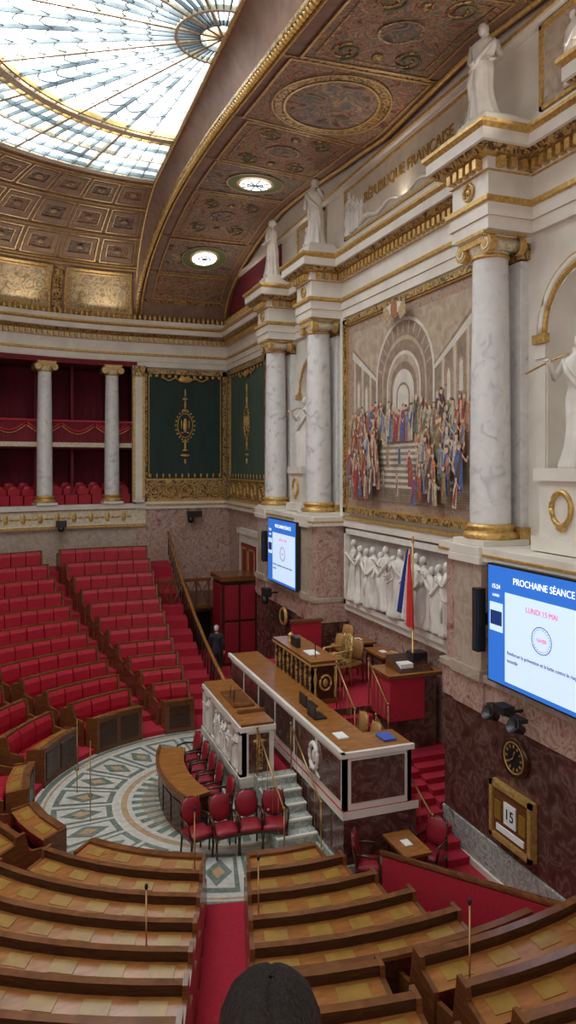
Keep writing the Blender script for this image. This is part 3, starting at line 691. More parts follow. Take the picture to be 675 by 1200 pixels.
def tfig(y,z,h):
    y=max(Y0+.2,min(Y1-.2,y))
    m=rnd.choice(cl); m2=rnd.choice(cl); w=h*rnd.uniform(.11,.20); l=rnd.uniform(-.14,.14)*h
    body=[(y-w,z),(y-w*.9+l*.3,z+h*.4),(y-w*.75+l,z+h*.75),(y-w*.3+l,z+h*.84),(y+w*.3+l,z+h*.84),(y+w*.75+l,z+h*.74),(y+w*.8+l*.3,z+h*.4),(y+w*.9,z)]
    lp(body,m)
    lp([(y-w*.7+l,z+h*.74),(y-w*.2+l,z+h*.8),(y+w*.7,z+h*.25),(y+w*.5,z+h*.05),(y,z+h*.1)],m2)
    for q in range(2):
        u=rnd.uniform(-.6,.6)*w; lp([(y+u,z+.03),(y+u+.02,z+.03),(y+u*.7+l+.015,z+h*.6),(y+u*.7+l,z+h*.6)],cl[6])
    hr=h*.072; lp([(y+l+hr*math.cos(2*pi*k/10),z+h*.92+hr*1.2*math.sin(2*pi*k/10)) for k in range(10)],TSK)
    lp([(y+l+hr*1.05*math.cos(pi*k/6),z+h*.95+hr*math.sin(pi*k/6)) for k in range(7)],rnd.choice([cl[6],cl[5],cl[9],TB2]))
    s=rnd.choice((-1,1)); lp([(y+l+s*w*.6,z+h*.72),(y+l+s*w*1.6,z+h*.58),(y+l+s*w*2.0,z+h*.7),(y+l+s*w*1.9,z+h*.74),(y+l+s*w*1.5,z+h*.64),(y+l+s*w*.6,z+h*.8)],rnd.choice([m,TSK]))
for k in range(46):
    t=(k+.5)/46; tfig(Y0+.1+(Y1-Y0-.2)*t+rnd.uniform(-.05,.05),8.55+rnd.uniform(-.08,.25)*(1 if abs(t-.5)>.08 else 0),rnd.uniform(.66,.86))
for (lo,hi,zz,n,h0) in ((.0,.34,8.15,9,.85),(.68,1.0,8.15,9,.85),(.0,.36,7.8,8,.9),(.66,1.0,7.8,8,.92),(.0,.40,7.42,8,.9),(.64,1.0,7.42,7,.95),(.02,.36,7.16,6,.75),(.70,.98,7.16,5,.8),(.42,.60,7.95,2,.55),(.40,.66,7.3,2,.5)):
    for k in range(n):
        t=lo+(hi-lo)*(k+.5)/n
        tfig(Y0+.12+(Y1-Y0-.24)*t+rnd.uniform(-.1,.1),zz+rnd.uniform(-.06,.10),h0*rnd.uniform(.7,1.12))
lp([(yc+.45*math.cos(2*pi*k/16),11.62+.13*math.sin(2*pi*k/16)) for k in range(16)],TSKY); lp([(yc+.16*math.cos(2*pi*k/12),11.6+.22*math.sin(2*pi*k/12)) for k in range(12)],cl[5])
for s in (-1,1): lp([(yc+s*.2,11.55),(yc+s*.5,11.8),(yc+s*.55,11.4),(yc+s*.3,11.3)],cl[2])
b.make(recalc=False)
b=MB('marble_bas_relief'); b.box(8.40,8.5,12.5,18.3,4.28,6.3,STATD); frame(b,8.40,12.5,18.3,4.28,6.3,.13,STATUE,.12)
rnd=random.Random(5); y=12.9
while y<18.0:
    h=rnd.uniform(1.3,1.62); figure(b,8.36,y,4.42+rnd.uniform(0,.1),h,rad(-90)+rnd.uniform(-.8,.8),STATUE,sy=.8,seed=int(y*10),arm=rnd.choice((0,1,-1,2)),seg=18); y+=rnd.uniform(.31,.42)
b.make()
b=MB('door_1'); b.box(8.36,8.5,26.0,28.6,1.0,5.3,WHITE); b.box(8.33,8.4,26.35,28.25,1.0,4.95,MAROON); b.box(8.28,8.5,25.9,28.7,5.3,5.5,WHITE); frame(b,8.33,26.45,27.25,1.2,4.8,.08,GOLD,.02); frame(b,8.33,27.35,28.15,1.2,4.8,.08,GOLD,.02); b.make()
b=MB('wooden_draught_lobby'); b.box(6.7,7.95,25.0,26.3,F0,3.95,WOODD); b.box(6.62,8.03,24.92,26.38,3.95,4.12,WOODM)
for (a,c) in ((6.78,7.28),(7.36,7.88)):
    b.box(a,c,24.96,25.0,2.6,3.8,MAROON); b.box(a,c,24.96,25.0,1.1,2.5,MAROON)
b.box(6.66,6.7,25.1,26.2,1.1,3.8,MAROON); b.make(.01)
b=MB('wooden_bridge_balustrade')
b.box(4.75,6.7,26.6,26.72,2.75,2.9,WOODM); b.box(4.75,6.7,26.6,26.72,3.75,3.87,WOODM)
for k in range(5):
    x=4.75+k*.4625; b.box(x,x+.06,26.6,26.72,F0+1.7,3.8,WOODM)
    if k<4:
        b.tube([(x+.06,26.66,2.9),(x+.46,26.66,3.75)],.03,WOODM,6); b.tube([(x+.06,26.66,3.75),(x+.46,26.66,2.9)],.03,WOODM,6)
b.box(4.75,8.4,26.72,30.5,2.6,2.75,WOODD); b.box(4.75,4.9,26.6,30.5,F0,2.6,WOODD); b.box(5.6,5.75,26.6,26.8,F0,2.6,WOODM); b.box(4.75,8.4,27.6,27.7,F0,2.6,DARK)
for x in (4.95,5.3,6.9): b.box(x,x+.28,27.54,27.6,F0+.1,2.5,WOODM)
b.make(.008)
b=MB('corridor_wall_panel'); b.box(7.95,8.5,23.7,26.3,F0,3.6,REDM); b.box(7.9,8.5,23.7,26.3,3.6,3.75,WHITE); b.make()
# ---------------------------------------------------------------- tribune platforms
b=MB('tribune_platform')
b.box(4.15,5.2,13.95,16.95,F0,1.78,GREENM,top=CARPET); b.box(4.08,5.2,13.88,17.02,F0,1.12,WHITE); b.box(4.08,5.2,13.88,17.02,1.70,1.80,WHITE,top=CARPET)
b.box(5.2,6.6,11.5,18.9,F0,2.1,REDM,top=CARPET); b.box(5.17,6.63,11.47,18.93,1.98,2.12,WHITE,top=CARPET); b.box(5.15,6.65,11.45,18.95,F0,1.2,GREENM)
b.box(6.6,8.5,13.45,18.9,F0,2.1,REDM,top=CARPET)
b.box(5.95,8.5,14.35,18.7,2.1,2.85,REDM,top=CARPET)
for k in range(4):
    b.box(6.3,7.1,13.55+.2*k,14.35,2.1,2.1+.15*(k+1),CARPET)
b.make()
def stairs(name,x0,x1,ya,yb,za,zb,n,m,side=None):
    b=MB(name)
    for k in range(n):
        y=ya+(yb-ya)*k/n; z=za+(zb-za)*(k+1)/n
        b.box(x0,x1,y,yb,z-(zb-za)/n,z,m)
        b.box(x0,x1,y-.02,y+.04,z-.03,z+.003,side or m)
    b.make()
stairs('marble_staircase',4.35,5.14,12.25,13.87,F0,1.95,6,GREENM,WHITE)
stairs('red_staircase',6.66,7.46,11.15,13.44,F0,2.1,8,CARPET)
b=MB('red_staircase_landing')
for k in range(5):
    y=12.14+(13.44-12.14)*k/5; z=1.55+.55*(k+1)/5; b.box(7.47,8.48,y,13.44,z-.11 if k else F0,z,CARPET)
b.make()
def rail(name,pts,zf):
    b=MB(name); b.tube(pts,.02,BRASS,8)
    for p,zz in zip(pts,zf): b.tube([(p[0],p[1],zz),p],.015,BRASS,6); b.ell((p[0],p[1],p[2]+.03),(.03,.03,.03),BRASS,8,5)
    n=5
    for k in range(1,n):
        t=k/n; q=[pts[0][i]+(pts[1][i]-pts[0][i])*t for i in range(3)]; zb=zf[0]+(zf[1]-zf[0])*t
        b.tube([(q[0],q[1],zb),q],.005,BRASS,5)
    b.make()
rail('brass_handrail',[(4.4,12.25,1.95),(4.4,13.8,2.85)],[F0,1.9])
rail('brass_handrail',[(5.1,12.25,1.95),(5.1,13.8,2.85)],[F0,1.9])
rail('brass_handrail',[(6.72,11.15,1.95),(6.72,13.3,3.0)],[F0,2.05])
rail('brass_handrail',[(6.35,13.5,3.1),(6.35,14.4,3.8)],[2.1,2.85])
rail('brass_handrail',[(7.1,13.5,3.1),(7.1,14.4,3.8)],[2.1,2.85])
b=MB('speaker_rostrum')
xa,xb,ya,yb=4.12,4.78,13.92,16.98; zb,zt=1.8,2.88
b.box(xa,xa+.1,ya,yb,zb,zt,STATD); b.box(xa,xb,ya,ya+.1,zb,zt,WHITE); b.box(xa,xb,yb-.1,yb,zb,zt,WHITE)
b.box(xa-.05,xb+.03,ya-.05,yb+.05,zt-.1,zt,WHITE); b.box(xa-.02,xb+.0,ya-.02,yb+.02,zt,zt+.05,WOODM,top=WOODL)
b.box(xa+.1,xb,ya+.6,ya+.66,zt+.05,zt+.12,WOODM); b.box(xa+.12,xb-.08,14.9,16.0,zt+.05,zt+.1,WOODM,top=WOODM)
for y in (15.2,15.5): b.tube([(xa+.2,y,zt+.08),(xa+.22,y,zt+.35),(xa+.32,y,zt+.42)],.01,BLACK,6)
b.box(xa-.06,xb+.03,ya-.06,yb+.06,zb,zb+.1,WHITE)
for yy in (ya+.0,ya+.62,yb-.76,yb-.14): b.box(xa-.045,xa,yy,yy+.14,zb+.1,zt-.1,WHITE)
for k in range(2): b.box(xa-.045,xa,ya,yb,(zb+.1,zt-.16)[k],(zb+.16,zt-.1)[k],WHITE)
rnd=random.Random(11)
for k,(yy,h) in enumerate(((ya+.38,.78),(ya+.95,.66),(ya+1.2,.74),(ya+1.45,.6),(ya+1.7,.76),(ya+1.95,.68),(yb-.45,.78))):
    figure(b,xa+.005,yy,zb+.16,h,rad(-90)+rnd.uniform(-.5,.5),STATUE,sy=.8,seed=80+k,arm=rnd.choice((0,1,-1,2)),seg=14)
b.box(xa+.14,xb-.1,ya-.015,ya,zb+.16,zt-.16,REDM)
c=(xa+xb)/2+.02; b.tube([(c,ya-.03,zb+.22),(c,ya-.03,zt-.24)],.015,GOLD,6); b.ell((c,ya-.03,zt-.22),(.035,.02,.035),GOLD,8,5); b.ell((c-.07,ya-.03,zt-.3),(.07,.015,.035),GOLD,8,4); b.ell((c+.07,ya-.03,zt-.3),(.07,.015,.035),GOLD,8,4)
for s in (-1,1): b.tube([(c+s*.07*math.sin(j*.9),ya-.035,zb+.28+j*.042) for j in range(11)],.012,GOLD,5)
b.ell((c,ya-.03,zb+.24),(.08,.015,.03),GOLD,8,4)
b.make()
b=MB('secretaries_desk')
xa,ya,yb=5.2,11.5,18.6; zb,zt=2.12,3.08
b.box(xa,xa+.08,ya,yb,zb,zt,WHITE); b.box(xa,6.5,ya,ya+.08,zb,zt,WHITE); b.box(6.42,6.5,ya,12.3,zb,zt,WHITE); b.box(xa,5.9,yb-.08,yb,zb,zt,WHITE)
n=6
for k in range(n):
    p=ya+.12+k*(yb-ya-.12)/n; q=p+(yb-ya-.12)/n-.14; b.box(xa-.015,xa,p,q,zb+.14,zt-.14,REDM)
b.box(xa+.14,6.36,ya-.015,ya,zb+.12,zt-.12,REDM)
b.box(xa-.05,6.54,ya-.05,12.3,zt-.05,zt+.02,WHITE,top=WOODL); b.box(xa-.05,5.95,12.3,yb+.05,zt-.05,zt+.02,WHITE,top=WOODL)
b.box(xa-.05,xa+.02,ya-.05,yb+.05,zt+.02,zt+.04,WHITE); b.box(xa-.05,6.54,ya-.05,ya+.02,zt+.02,zt+.04,WHITE)
wy=12.75; b.tube([(xa-.04,wy+.18*math.cos(2*pi*k/20),zb+.5+.23*math.sin(2*pi*k/20)) for k in range(21)],.045,STATUE,8)
b.ell((xa-.04,wy,zb+.5),(.03,.06,.12),STATUE,8,5)
for s in (-1,1): b.tube([(xa-.03,wy+s*.1,zb+.25),(xa-.03,wy+s*.25,zb+.18)],[.03,.015],STATUE,6)
for (x,y,m) in ((5.5,13.4,BLACK),(5.6,14.1,BLACK)):
    b.box(x-.14,x+.12,y-.2,y+.2,zt+.02,zt+.05,m); b.box(x-.14,x-.11,y-.2,y+.2,zt+.04,zt+.26,m)
for (x,y) in ((5.5,12.3),): b.box(x-.1,x+.1,y-.15,y+.15,zt+.02,zt+.035,PAPER)
b.box(6.1,6.35,11.75,12.1,zt+.035,zt+.06,BLUE2)
b.make(.006)
b=MB('president_desk')
xa,xb,ya,yb=5.96,6.55,14.8,17.2; zb,zt=2.85,3.72
b.box(xa-.0,xa+.06,ya,yb,zb,zt,WOODD); b.box(xa,xb,ya,ya+.06,zb,zt,WOODD); b.box(xa,xb,yb-.06,yb,zb,zt,WOODD)
b.box(xa-.06,xb+.04,ya-.06,yb+.06,zt,zt+.06,WOODM,top=WOODL); b.box(xa-.07,xb,ya-.07,yb+.07,zt-.04,zt,GOLD); b.box(xa-.05,xb,ya-.05,yb+.05,zb,zb+.1,WOODM)
b.box(xa-.06,xa,ya-.05,yb+.05,2.15,2.85,WOODD)
for k in range(9):
    y=ya+.08+k*(yb-ya-.16)/8
    b.lathe([(.015,zb+.12),(.035,zb+.2),(.02,zb+.35),(.04,zb+.55),(.02,zb+.7),(.035,zt-.08)],GOLDD,cx=xa-.02,cy=y,seg=8)
for k in range(2):
    x=xa+.06+k*.47; b.lathe([(.02,zb+.12),(.04,zb+.2),(.02,zb+.35),(.04,zb+.55),(.02,zb+.7),(.04,zt-.08)],GOLD,cx=x,cy=ya-.02,seg=8)
b.tube([(xa+.3+.13*math.cos(2*pi*k/16),ya-.02,zb+.45+.16*math.sin(2*pi*k/16)) for k in range(17)],.025,GOLD,6); b.ell((xa+.3,ya-.01,zb+.45),(.06,.02,.09),GOLD,8,5)
b.box(6.1,6.35,15.3,15.7,zt+.06,zt+.08,PAPER); b.box(6.05,6.15,16.0,16.4,zt+.06,zt+.28,BLACK); b.lathe([(.07,zt+.06),(.05,zt+.1),(.07,zt+.2),(.01,zt+.26)],GOLD,cx=6.2,cy=16.8,seg=12)
b.tube([(6.15,15.1,zt+.06),(6.15,15.1,zt+.35),(6.2,15.1,zt+.42)],.012,BLACK,6)
b.make(.006)
# ---------------------------------------------------------------- chairs
def chair(name,x,y,z,ang,m=MAROON,w=WOODD,s=1,arms=False,gold=False,hb=.95):
    b=MB(name); b.M=Matrix.Translation((x,y,z))@Matrix.Rotation(ang,4,'Z')@Matrix.Scale(s,4)
    fr=GOLD if gold else w
    for sx in (-1,1):
        b.tube([(sx*.2,-.2,0),(sx*.215,-.21,.25),(sx*.2,-.2,.43)],[.016,.022,.026],fr,8)
        b.tube([(sx*.2,.24,0),(sx*.19,.2,.43),(sx*.19,.23,.7),(sx*.17,.27,hb)],[.018,.024,.022,.018],fr,8)
    b.box(-.23,.23,-.23,.22,.38,.43,fr)
    b.sm=True; rows=[]
    for t,zz in ((1,.43),(1.03,.46),(.95,.49),(.6,.51),(.05,.515)):
        rows.append([(.23*t*max(-1,min(1,1.25*math.cos(2*pi*k/20))),.225*t*max(-1,min(1,1.25*math.sin(2*pi*k/20))),zz) for k in range(20)])
    b.grid(rows,m,True)
    rows=[]
    for t,dy in ((.02,.055),(.5,.05),(.85,.04),(1,.02),(1,-.01),(.85,-.035),(.4,-.045),(.02,-.048)):
        rows.append([(.20*t*max(-1,min(1,1.15*math.cos(2*pi*k/20))),.235+dy+.04*t*math.sin(2*pi*k/20),.74+.22*t*max(-1,min(1,1.12*math.sin(2*pi*k/20)))) for k in range(20)])
    b.grid(rows,m,True)
    b.tube([(.205*math.cos(2*pi*k/24),.245+.04*math.sin(2*pi*k/24),.74+.225*math.sin(2*pi*k/24)) for k in range(25)],.018,fr,8)
    if arms:
        for sx in (-1,1):
            b.tube([(sx*.2,.22,.68),(sx*.25,.05,.69),(sx*.25,-.15,.67),(sx*.22,-.19,.43)],[.02,.025,.025,.02],fr,8)
    b.sm=False; b.make()
for (x,y,a) in ((3.02,13.02,15),(3.5,12.95,5),(3.97,12.95,-5),(4.42,12.85,-15)): chair('upholstered_chair',x,y,F0,rad(a),arms=True,s=1.0,m=MAROON)
for (x,y,a) in ((3.65,13.9,90),(3.62,14.6,90),(3.62,15.2,90),(3.62,15.8,90),(3.6,16.4,80)): chair('upholstered_chair',x,y,F0,rad(-a),arms=True)
chair('upholstered_chair',5.45,11.0,F0,rad(60),arms=True,m=MAROON); chair('upholstered_chair',6.55,10.95,F0,rad(-60),arms=True,m=MAROON)
TAN=solid('tan_leather',(.36,.18,.06),.45)
for (x,y) in ((6.2,12.75),(6.22,13.35)): chair('secretary_chair',x,y,2.12,rad(-90),m=TAN,w=WOODL)
for (x,y) in ((7.4,16.0),(7.3,16.7),(7.9,17.6),(7.7,14.75)): chair('secretary_chair',x,y,2.87,rad(-70),m=TAN,w=WOODM)
chair('president_armchair',7.0,15.9,2.87,rad(-90),m=GOLDD,gold=True,s=1.2,arms=True)
b=MB('stenographers_table')
cx,cy=6.6,14.95
b.arc([(3.35,F0),(3.85,F0),(3.85,1.72),(3.35,1.72)],[WOODD,WOODM,WOODM,WOODD],cx,cy,160,199,seg=14)
b.arc([(3.33,1.72),(3.92,1.72),(3.92,1.78),(3.33,1.78)],[WOODM,WOODM,WOODL,WOODM],cx,cy,159,200,seg=14)
b.arc([(3.86,1.78),(3.92,1.78),(3.92,1.84),(3.86,1.84)],WOODM,cx,cy,159,200,seg=14)
for k in range(5): b.arc([(3.85,F0+.1),(3.87,F0+.1),(3.87,1.62),(3.85,1.62)],WOODD,cx,cy,161+k*7.6,167+k*7.6,seg=2)
b.make(.006)
def table(name,x0,x1,y0,y1,z,h,top=WOODL):
    b=MB(name); b.box(x0,x1,y0,y1,z+h-.05,z+h,WOODM,top=top); b.box(x0+.06,x1-.06,y0+.06,y1-.06,z+h-.14,z+h-.05,WOODD)
    for x in (x0+.07,x1-.07):
        for y in (y0+.07,y1-.07): b.tube([(x,y,z),(x,y,z+h-.1)],[.02,.032],WOODD,8)
    b.box((x0+x1)/2-.08,(x0+x1)/2+.06,(y0+y1)/2-.1,(y0+y1)/2+.1,z+h,z+h+.012,PAPER); b.make(.004)
table('small_wooden_table',5.8,6.3,10.45,11.25,F0,.76)
table('wooden_desk',7.75,8.3,15.0,16.0,2.87,.78); table('wooden_desk',7.75,8.3,16.4,17.3,2.87,.78)
b=MB('draped_podium')
b.box(7.2,8.3,13.62,14.34,2.1,3.62,REDM); b.box(7.14,7.95,13.5,14.36,2.75,3.62,CARPET); b.box(7.1,8.35,13.46,14.36,3.62,3.7,WOODM,top=WOODL)
b.prism([(13.55,3.7),(14.2,3.7),(14.2,3.95)],7.4,8.2,WOODD,WOODM); b.box(7.5,7.8,13.7,13.95,3.75,3.85,PAPER)
b.box(7.9,8.25,13.9,14.2,3.7,4.0,BLACK); b.make(.008)
b=MB('red_partition'); b.box(6.7,7.5,18.0,18.1,2.87,3.9,CARPET); b.box(6.66,7.54,17.97,18.13,3.9,3.97,WOODM); b.make()
# ---------------------------------------------------------------- flag
b=MB('french_flag')
fx,fy=7.95,14.0
b.tube([(fx,fy,2.87),(fx,fy,6.35)],.02,GOLD,8); b.ell((fx,fy,6.4),(.035,.035,.09),GOLD,8,6); b.lathe([(.18,2.87),(.16,2.92),(.03,2.96)],GOLD,cx=fx,cy=fy,seg=16)
b.sm=True; rows=[]; nn=14
for j in range(nn+1):
    t=j/nn; row=[]
    for k in range(31):
        u=k/30; w=.05+.42*t**.8
        row.append((fx-.06-.06*math.sin(u*6*pi)*(.3+t*.7),fy+.03+w*(1.1-u*1.35)+.02*math.sin(u*9+t*3),6.2-1.5*t-.35*u*t+.12*t*t ))
    rows.append(row)
b.grid(rows,None,False,lambda a,c: FBLUE if c<9 else (FWHITE if c+a*.4<21 else FRED)); b.sm=False; b.make(recalc=False)
def screen(yr,yl):
    b=MB('information_screen'); x=7.28; zb,zt=4.47,6.40
    b.box(x,x+.1,yr,yl,zb,zt,BLACK); b.box(x-.008,x,yr+.03,yl-.03,zb+.03,zt-.03,BLUE)
    b.box(x-.014,x-.006,yr+.06,yl-.48,zb+.10,zt-.42,SCRW); b.box(x-.014,x-.006,yl-.42,yl-.08,zb+.85,zt-.62,SCRW)
    b.box(x-.016,x-.006,yl-.40,yl-.10,zb+.95,zb+1.18,SCRD)
    b.box(x+.1,x+.25,(yr+yl)/2-.1,(yr+yl)/2+.1,5.2,5.6,BLACK)
    c=(yr+yl-.3)/2; b.tube([(x-.016,c+.22*math.cos(2*pi*k/28),5.40+.2*math.sin(2*pi*k/28)) for k in range(29)],.006,SCRD,5)
    for k in range(24): 
        a=2*pi*k/24; b.box(x-.018,x-.012,c+.18*math.cos(a)-.006,c+.18*math.cos(a)+.006,5.40+.165*math.sin(a)-.006,5.40+.165*math.sin(a)+.006,SCRD)
    o=b.make(); x-=.018
    text('heading','PROCHAINE SÉANCE',(x,c-.02,zt-.22),.145,SCRT,o,ext=.001); text('day','LUNDI 15 MAI',(x,c,5.80),.115,SCRR,o,ext=.001); text('hour','16H00',(x,c,5.40),.085,SCRR,o,ext=.001)
    text('line_1','Renforcer la prévention et la lutte contre le risque',(x,yl-.54,5.04),.079,SCRD,o,'LEFT',.0015); text('line_2','incendie',(x,yl-.54,4.92),.079,SCRD,o,'LEFT',.0015)
    text('clock_text','15:24',(x,yl-.25,zt-.36),.1,SCRT,o,ext=.001); text('day_text','LUNDI',(x,yl-.25,zt-.5),.06,SCRT,o,ext=.001)
screen(7.95,10.36); screen(19.3,21.75)
def speaker(y,z0,z1):
    b=MB('loudspeaker_column'); b.box(7.16,7.32,y-.08,y+.08,z0,z1,BLACK); b.box(7.15,7.16,y-.06,y+.06,z0+.04,z1-.04,SUIT); b.box(7.32,7.45,y-.04,y+.04,(z0+z1)/2-.1,(z0+z1)/2+.1,BLACK); b.make(.01)
speaker(10.55,4.9,5.95); speaker(7.75,4.9,5.95); speaker(21.98,5.0,5.95)
b=MB('wall_clock'); b.M=Matrix.Translation((7.5,9.9,3.32))@Matrix.Rotation(rad(-90),4,'Y')
b.lathe([(.31,-.03),(.33,.03),(.30,.07),(.26,.06)],WOODD,seg=32); b.lathe([(.26,.055),(.245,.07),(.23,.055)],GOLD,seg=32); b.lathe([(.25,.05),(.01,.05)],BLACK,seg=32)
for k in range(12):
    a=2*pi*k/12; b.M=Matrix.Translation((7.5,9.9,3.32))@Matrix.Rotation(rad(-90),4,'Y')@Matrix.Rotation(a,4,'Z'); b.box(.16,.21,-.014,.014,.05,.06,GOLD)
b.M=Matrix.Translation((7.5,9.9,3.32))@Matrix.Rotation(rad(-90),4,'Y')
for a,l in ((-.3,.12),(2.2,.17)): b.tube([(0,0,.065),(l*math.cos(a),l*math.sin(a),.065)],.01,GOLD,5)
b.M=None; b.make()
b=MB('wall_calendar'); b.box(7.44,7.52,9.42,10.48,1.86,2.78,GOLD); frame(b,7.44,9.42,10.48,1.86,2.78,.08,GOLD,.05); b.box(7.42,7.44,9.52,10.38,1.97,2.68,WOODM)
b.box(7.40,7.425,9.8,10.1,2.2,2.55,PAPER); b.box(7.40,7.425,9.6,10.3,2.02,2.12,PAPER); b.box(7.40,7.425,9.56,9.72,2.2,2.5,LID); b.box(7.40,7.425,10.18,10.34,2.2,2.5,LID)
o=b.make(); text('date','15',(7.395,9.95,2.37),.24,BLACK,o)
def proj(y,z,x=7.2):
    b=MB('wall_spotlight'); b.tube([(7.5,y,z+.12),(x,y,z+.12)],.025,BLACK,8); b.box(x-.06,x+.06,y-.45,y+.45,z+.09,z+.15,BLACK)
    for s in (-.32,.32):
        b.M=Matrix.Translation((x-.05,y+s,z))@Matrix.Rotation(rad(-60),4,'Y'); b.lathe([(.01,-.12),(.07,-.12),(.09,0),(.13,.1),(.12,.1),(.02,.02)],BLACK,seg=14); b.M=None
    b.box(x-.15,x+.05,y-.14,y+.14,z+.12,z+.25,BLACK); b.make()
proj(9.75,4.0); 
b=MB('wall_spotlight'); b.tube([(7.5,21.5,4.1),(7.2,21.5,4.1)],.025,BLACK,8); b.box(7.05,7.25,21.3,21.7,4.0,4.25,BLACK); b.lathe([(.02,3.75),(.1,3.8),(.12,4.0),(.05,4.0)],BLACK,cx=7.1,cy=21.5,seg=12); b.make()
b=MB('wall_spotlight'); b.tube([(6.9,30.6,5.9),(6.9,30.2,5.9)],.03,BLACK,8); b.box(6.6,7.2,30.1,30.3,5.85,6.1,BLACK); b.lathe([(.02,5.6),(.13,5.65),(.15,5.85),(.05,5.85)],BLACK,cx=6.75,cy=30.2,seg=12); b.make()
b=MB('wall_spotlight'); b.tube([(1.6,30.2,5.6),(1.6,29.9,5.7)],.03,BLACK,8); b.box(1.4,1.8,29.8,30.0,5.6,5.85,BLACK); b.lathe([(.02,5.4),(.12,5.45),(.13,5.6),(.05,5.6)],BLACK,cx=1.6,cy=29.9,seg=12); b.make()
b=MB('gilded_wall_clock'); b.M=Matrix.Translation((7.42,20.6,3.55))@Matrix.Rotation(rad(-90),4,'Y'); b.lathe([(.01,.06),(.2,.06),(.24,.1),(.27,.03),(.25,-.0)],GOLD,seg=20); b.lathe([(.18,.075),(.01,.075)],BLACK,seg=20); b.M=None; b.make()
for (x,y,z,h) in ((2.55,11.15,1.75,.95),(2.98,9.3,1.9,.9),(4.15,6.2,2.6,1.1),(1.35,15.0,1.5,1.1),(1.2,16.4,1.5,1.1),(1.4,8.6,2.1,1.0)):
    b=MB('microphone_stand'); b.tube([(x,y,z-.7),(x,y,z+h)],.010,BRASS,6); b.ell((x,y,z+h+.04),(.022,.022,.04),BLACK,8,6); b.lathe([(.04,z-.0),(.04,z+.04),(.012,z+.08)],BRASS,cx=x,cy=y,seg=10); b.make()
# ---------------------------------------------------------------- people
def skinbody(name,nodes,edges,mat,parent,sub=2):
    me=bpy.data.meshes.new(name); me.from_pydata([n[0] for n in nodes],edges,[]); me.materials.append(mat)
    o=bpy.data.objects.new(name,me); bpy.context.scene.collection.objects.link(o); o.parent=parent
    sk=o.modifiers.new('skin','SKIN'); sk.use_smooth_shade=True
    if not me.skin_vertices:
        bpy.context.view_layer.objects.active=o
        o.select_set(True)
        try: bpy.ops.mesh.customdata_skin_add()
        except Exception as e: print('skin',e)
    for i,(v,n) in enumerate(zip(me.skin_vertices[0].data,nodes)):
        r=n[1]; v.radius=r if hasattr(r,'__len__') else (r,r); v.use_root=(i==0)
    s=o.modifiers.new('sub','SUBSURF'); s.levels=sub; s.render_levels=sub
    return o
def hand(b,p,d,side,m):
    p=Vector(p); d=Vector(d).normalized(); sx=Vector((0,1,0)) 
    b.tube([p,p+d*.05,p+d*.09],[.022,.032,.03],m,8)
    for k,l in enumerate((.065,.075,.07,.055)):
        o=p+d*.085+sx*((k-1.5)*.018); b.tube([o,o+d*l*.5+Vector((-side*.006,0,0)),o+d*l+Vector((-side*.02,0,0))],[.009,.008,.007],m,6)
    o=p+d*.03+sx*.03; b.tube([o,o+d*.03+sx*.02,o+d*.06+sx*.022],[.011,.010,.008],m,6)
LIP=solid('lips',(.4,.13,.11),.5)
def headmesh(b,c,m,hair,s=1):
    x,y,z=c
    b.ell((x,y,z),(.075*s,.092*s,.115*s),m,20,14); b.ell((x,y+.035*s,z-.06*s),(.055*s,.055*s,.055*s),m,14,9)
    b.tube([(x,y+.085*s,z+.01*s),(x,y+.112*s,z-.025*s),(x,y+.09*s,z-.035*s)],[.008*s,.014*s,.012*s],m,8)
    for q in (-1,1):
        b.ell((x+q*.03*s,y+.082*s,z+.008*s),(.013*s,.008*s,.008*s),PAPER,8,6); b.ell((x+q*.03*s,y+.089*s,z+.008*s),(.006*s,.004*s,.006*s),BLACK,8,6)
        b.ell((x+q*.076*s,y,z-.01*s),(.010*s,.02*s,.03*s),m,8,6); b.box(x+q*.03*s-.016*s,x+q*.03*s+.016*s,y+.082*s,y+.09*s,z+.028*s,z+.033*s,hair)
    b.ell((x,y+.088*s,z-.062*s),(.024*s,.007*s,.008*s),LIP,8,5)
E=bpy.data.objects.new('walking_man',None); bpy.context.scene.collection.objects.link(E)
nodes=[((0,0,.93),(.15,.11)),((0,0,1.08),(.145,.105)),((0,.01,1.28),(.17,.115)),((0,0,1.42),(.13,.09)),((0,.01,1.49),.06),
((.17,0,1.40),.075),((.24,-.04,1.14),.055),((.25,.05,.90),.042),((-.17,0,1.40),.075),((-.24,.05,1.14),.055),((-.24,.14,.92),.042),
((.09,.01,.84),.10),((.10,.12,.48),.075),((.10,.10,.10),.055),((-.09,-.01,.84),.10),((-.10,-.02,.48),.075),((-.10,-.20,.13),.055)]
edges=[(0,1),(1,2),(2,3),(3,4),(3,5),(5,6),(6,7),(3,8),(8,9),(9,10),(0,11),(11,12),(12,13),(0,14),(14,15),(15,16)]
skinbody('suit',nodes,edges,SUIT,E)
b=MB('head'); b.tube([(0,.01,1.48),(0,.015,1.56)],.052,SKIN,10); headmesh(b,(0,.02,1.63),SKIN,GREYH,.98)
b.ell((0,-.008,1.665),(.083,.088,.095),GREYH,16,10); b.ell((0,-.045,1.62),(.076,.055,.08),GREYH,14,8); b.tube([(.05*math.cos(k*pi/4),.01+.05*math.sin(k*pi/4),1.495) for k in range(9)],.014,PAPER,6); b.make(parent=E)
b=MB('hands'); hand(b,(.25,.05,.90),(0,.1,-1),1,SKIN); hand(b,(-.24,.14,.92),(0,.2,-1),-1,SKIN); b.make(parent=E)
b=MB('shoes'); b.tube([(.10,.04,.05),(.10,.16,.045),(.10,.27,.03)],[.05,.048,.03],BLACK,10); b.tube([(-.10,-.24,.10),(-.10,-.13,.05),(-.10,-.04,.03)],[.045,.048,.03],BLACK,10); b.make(parent=E)
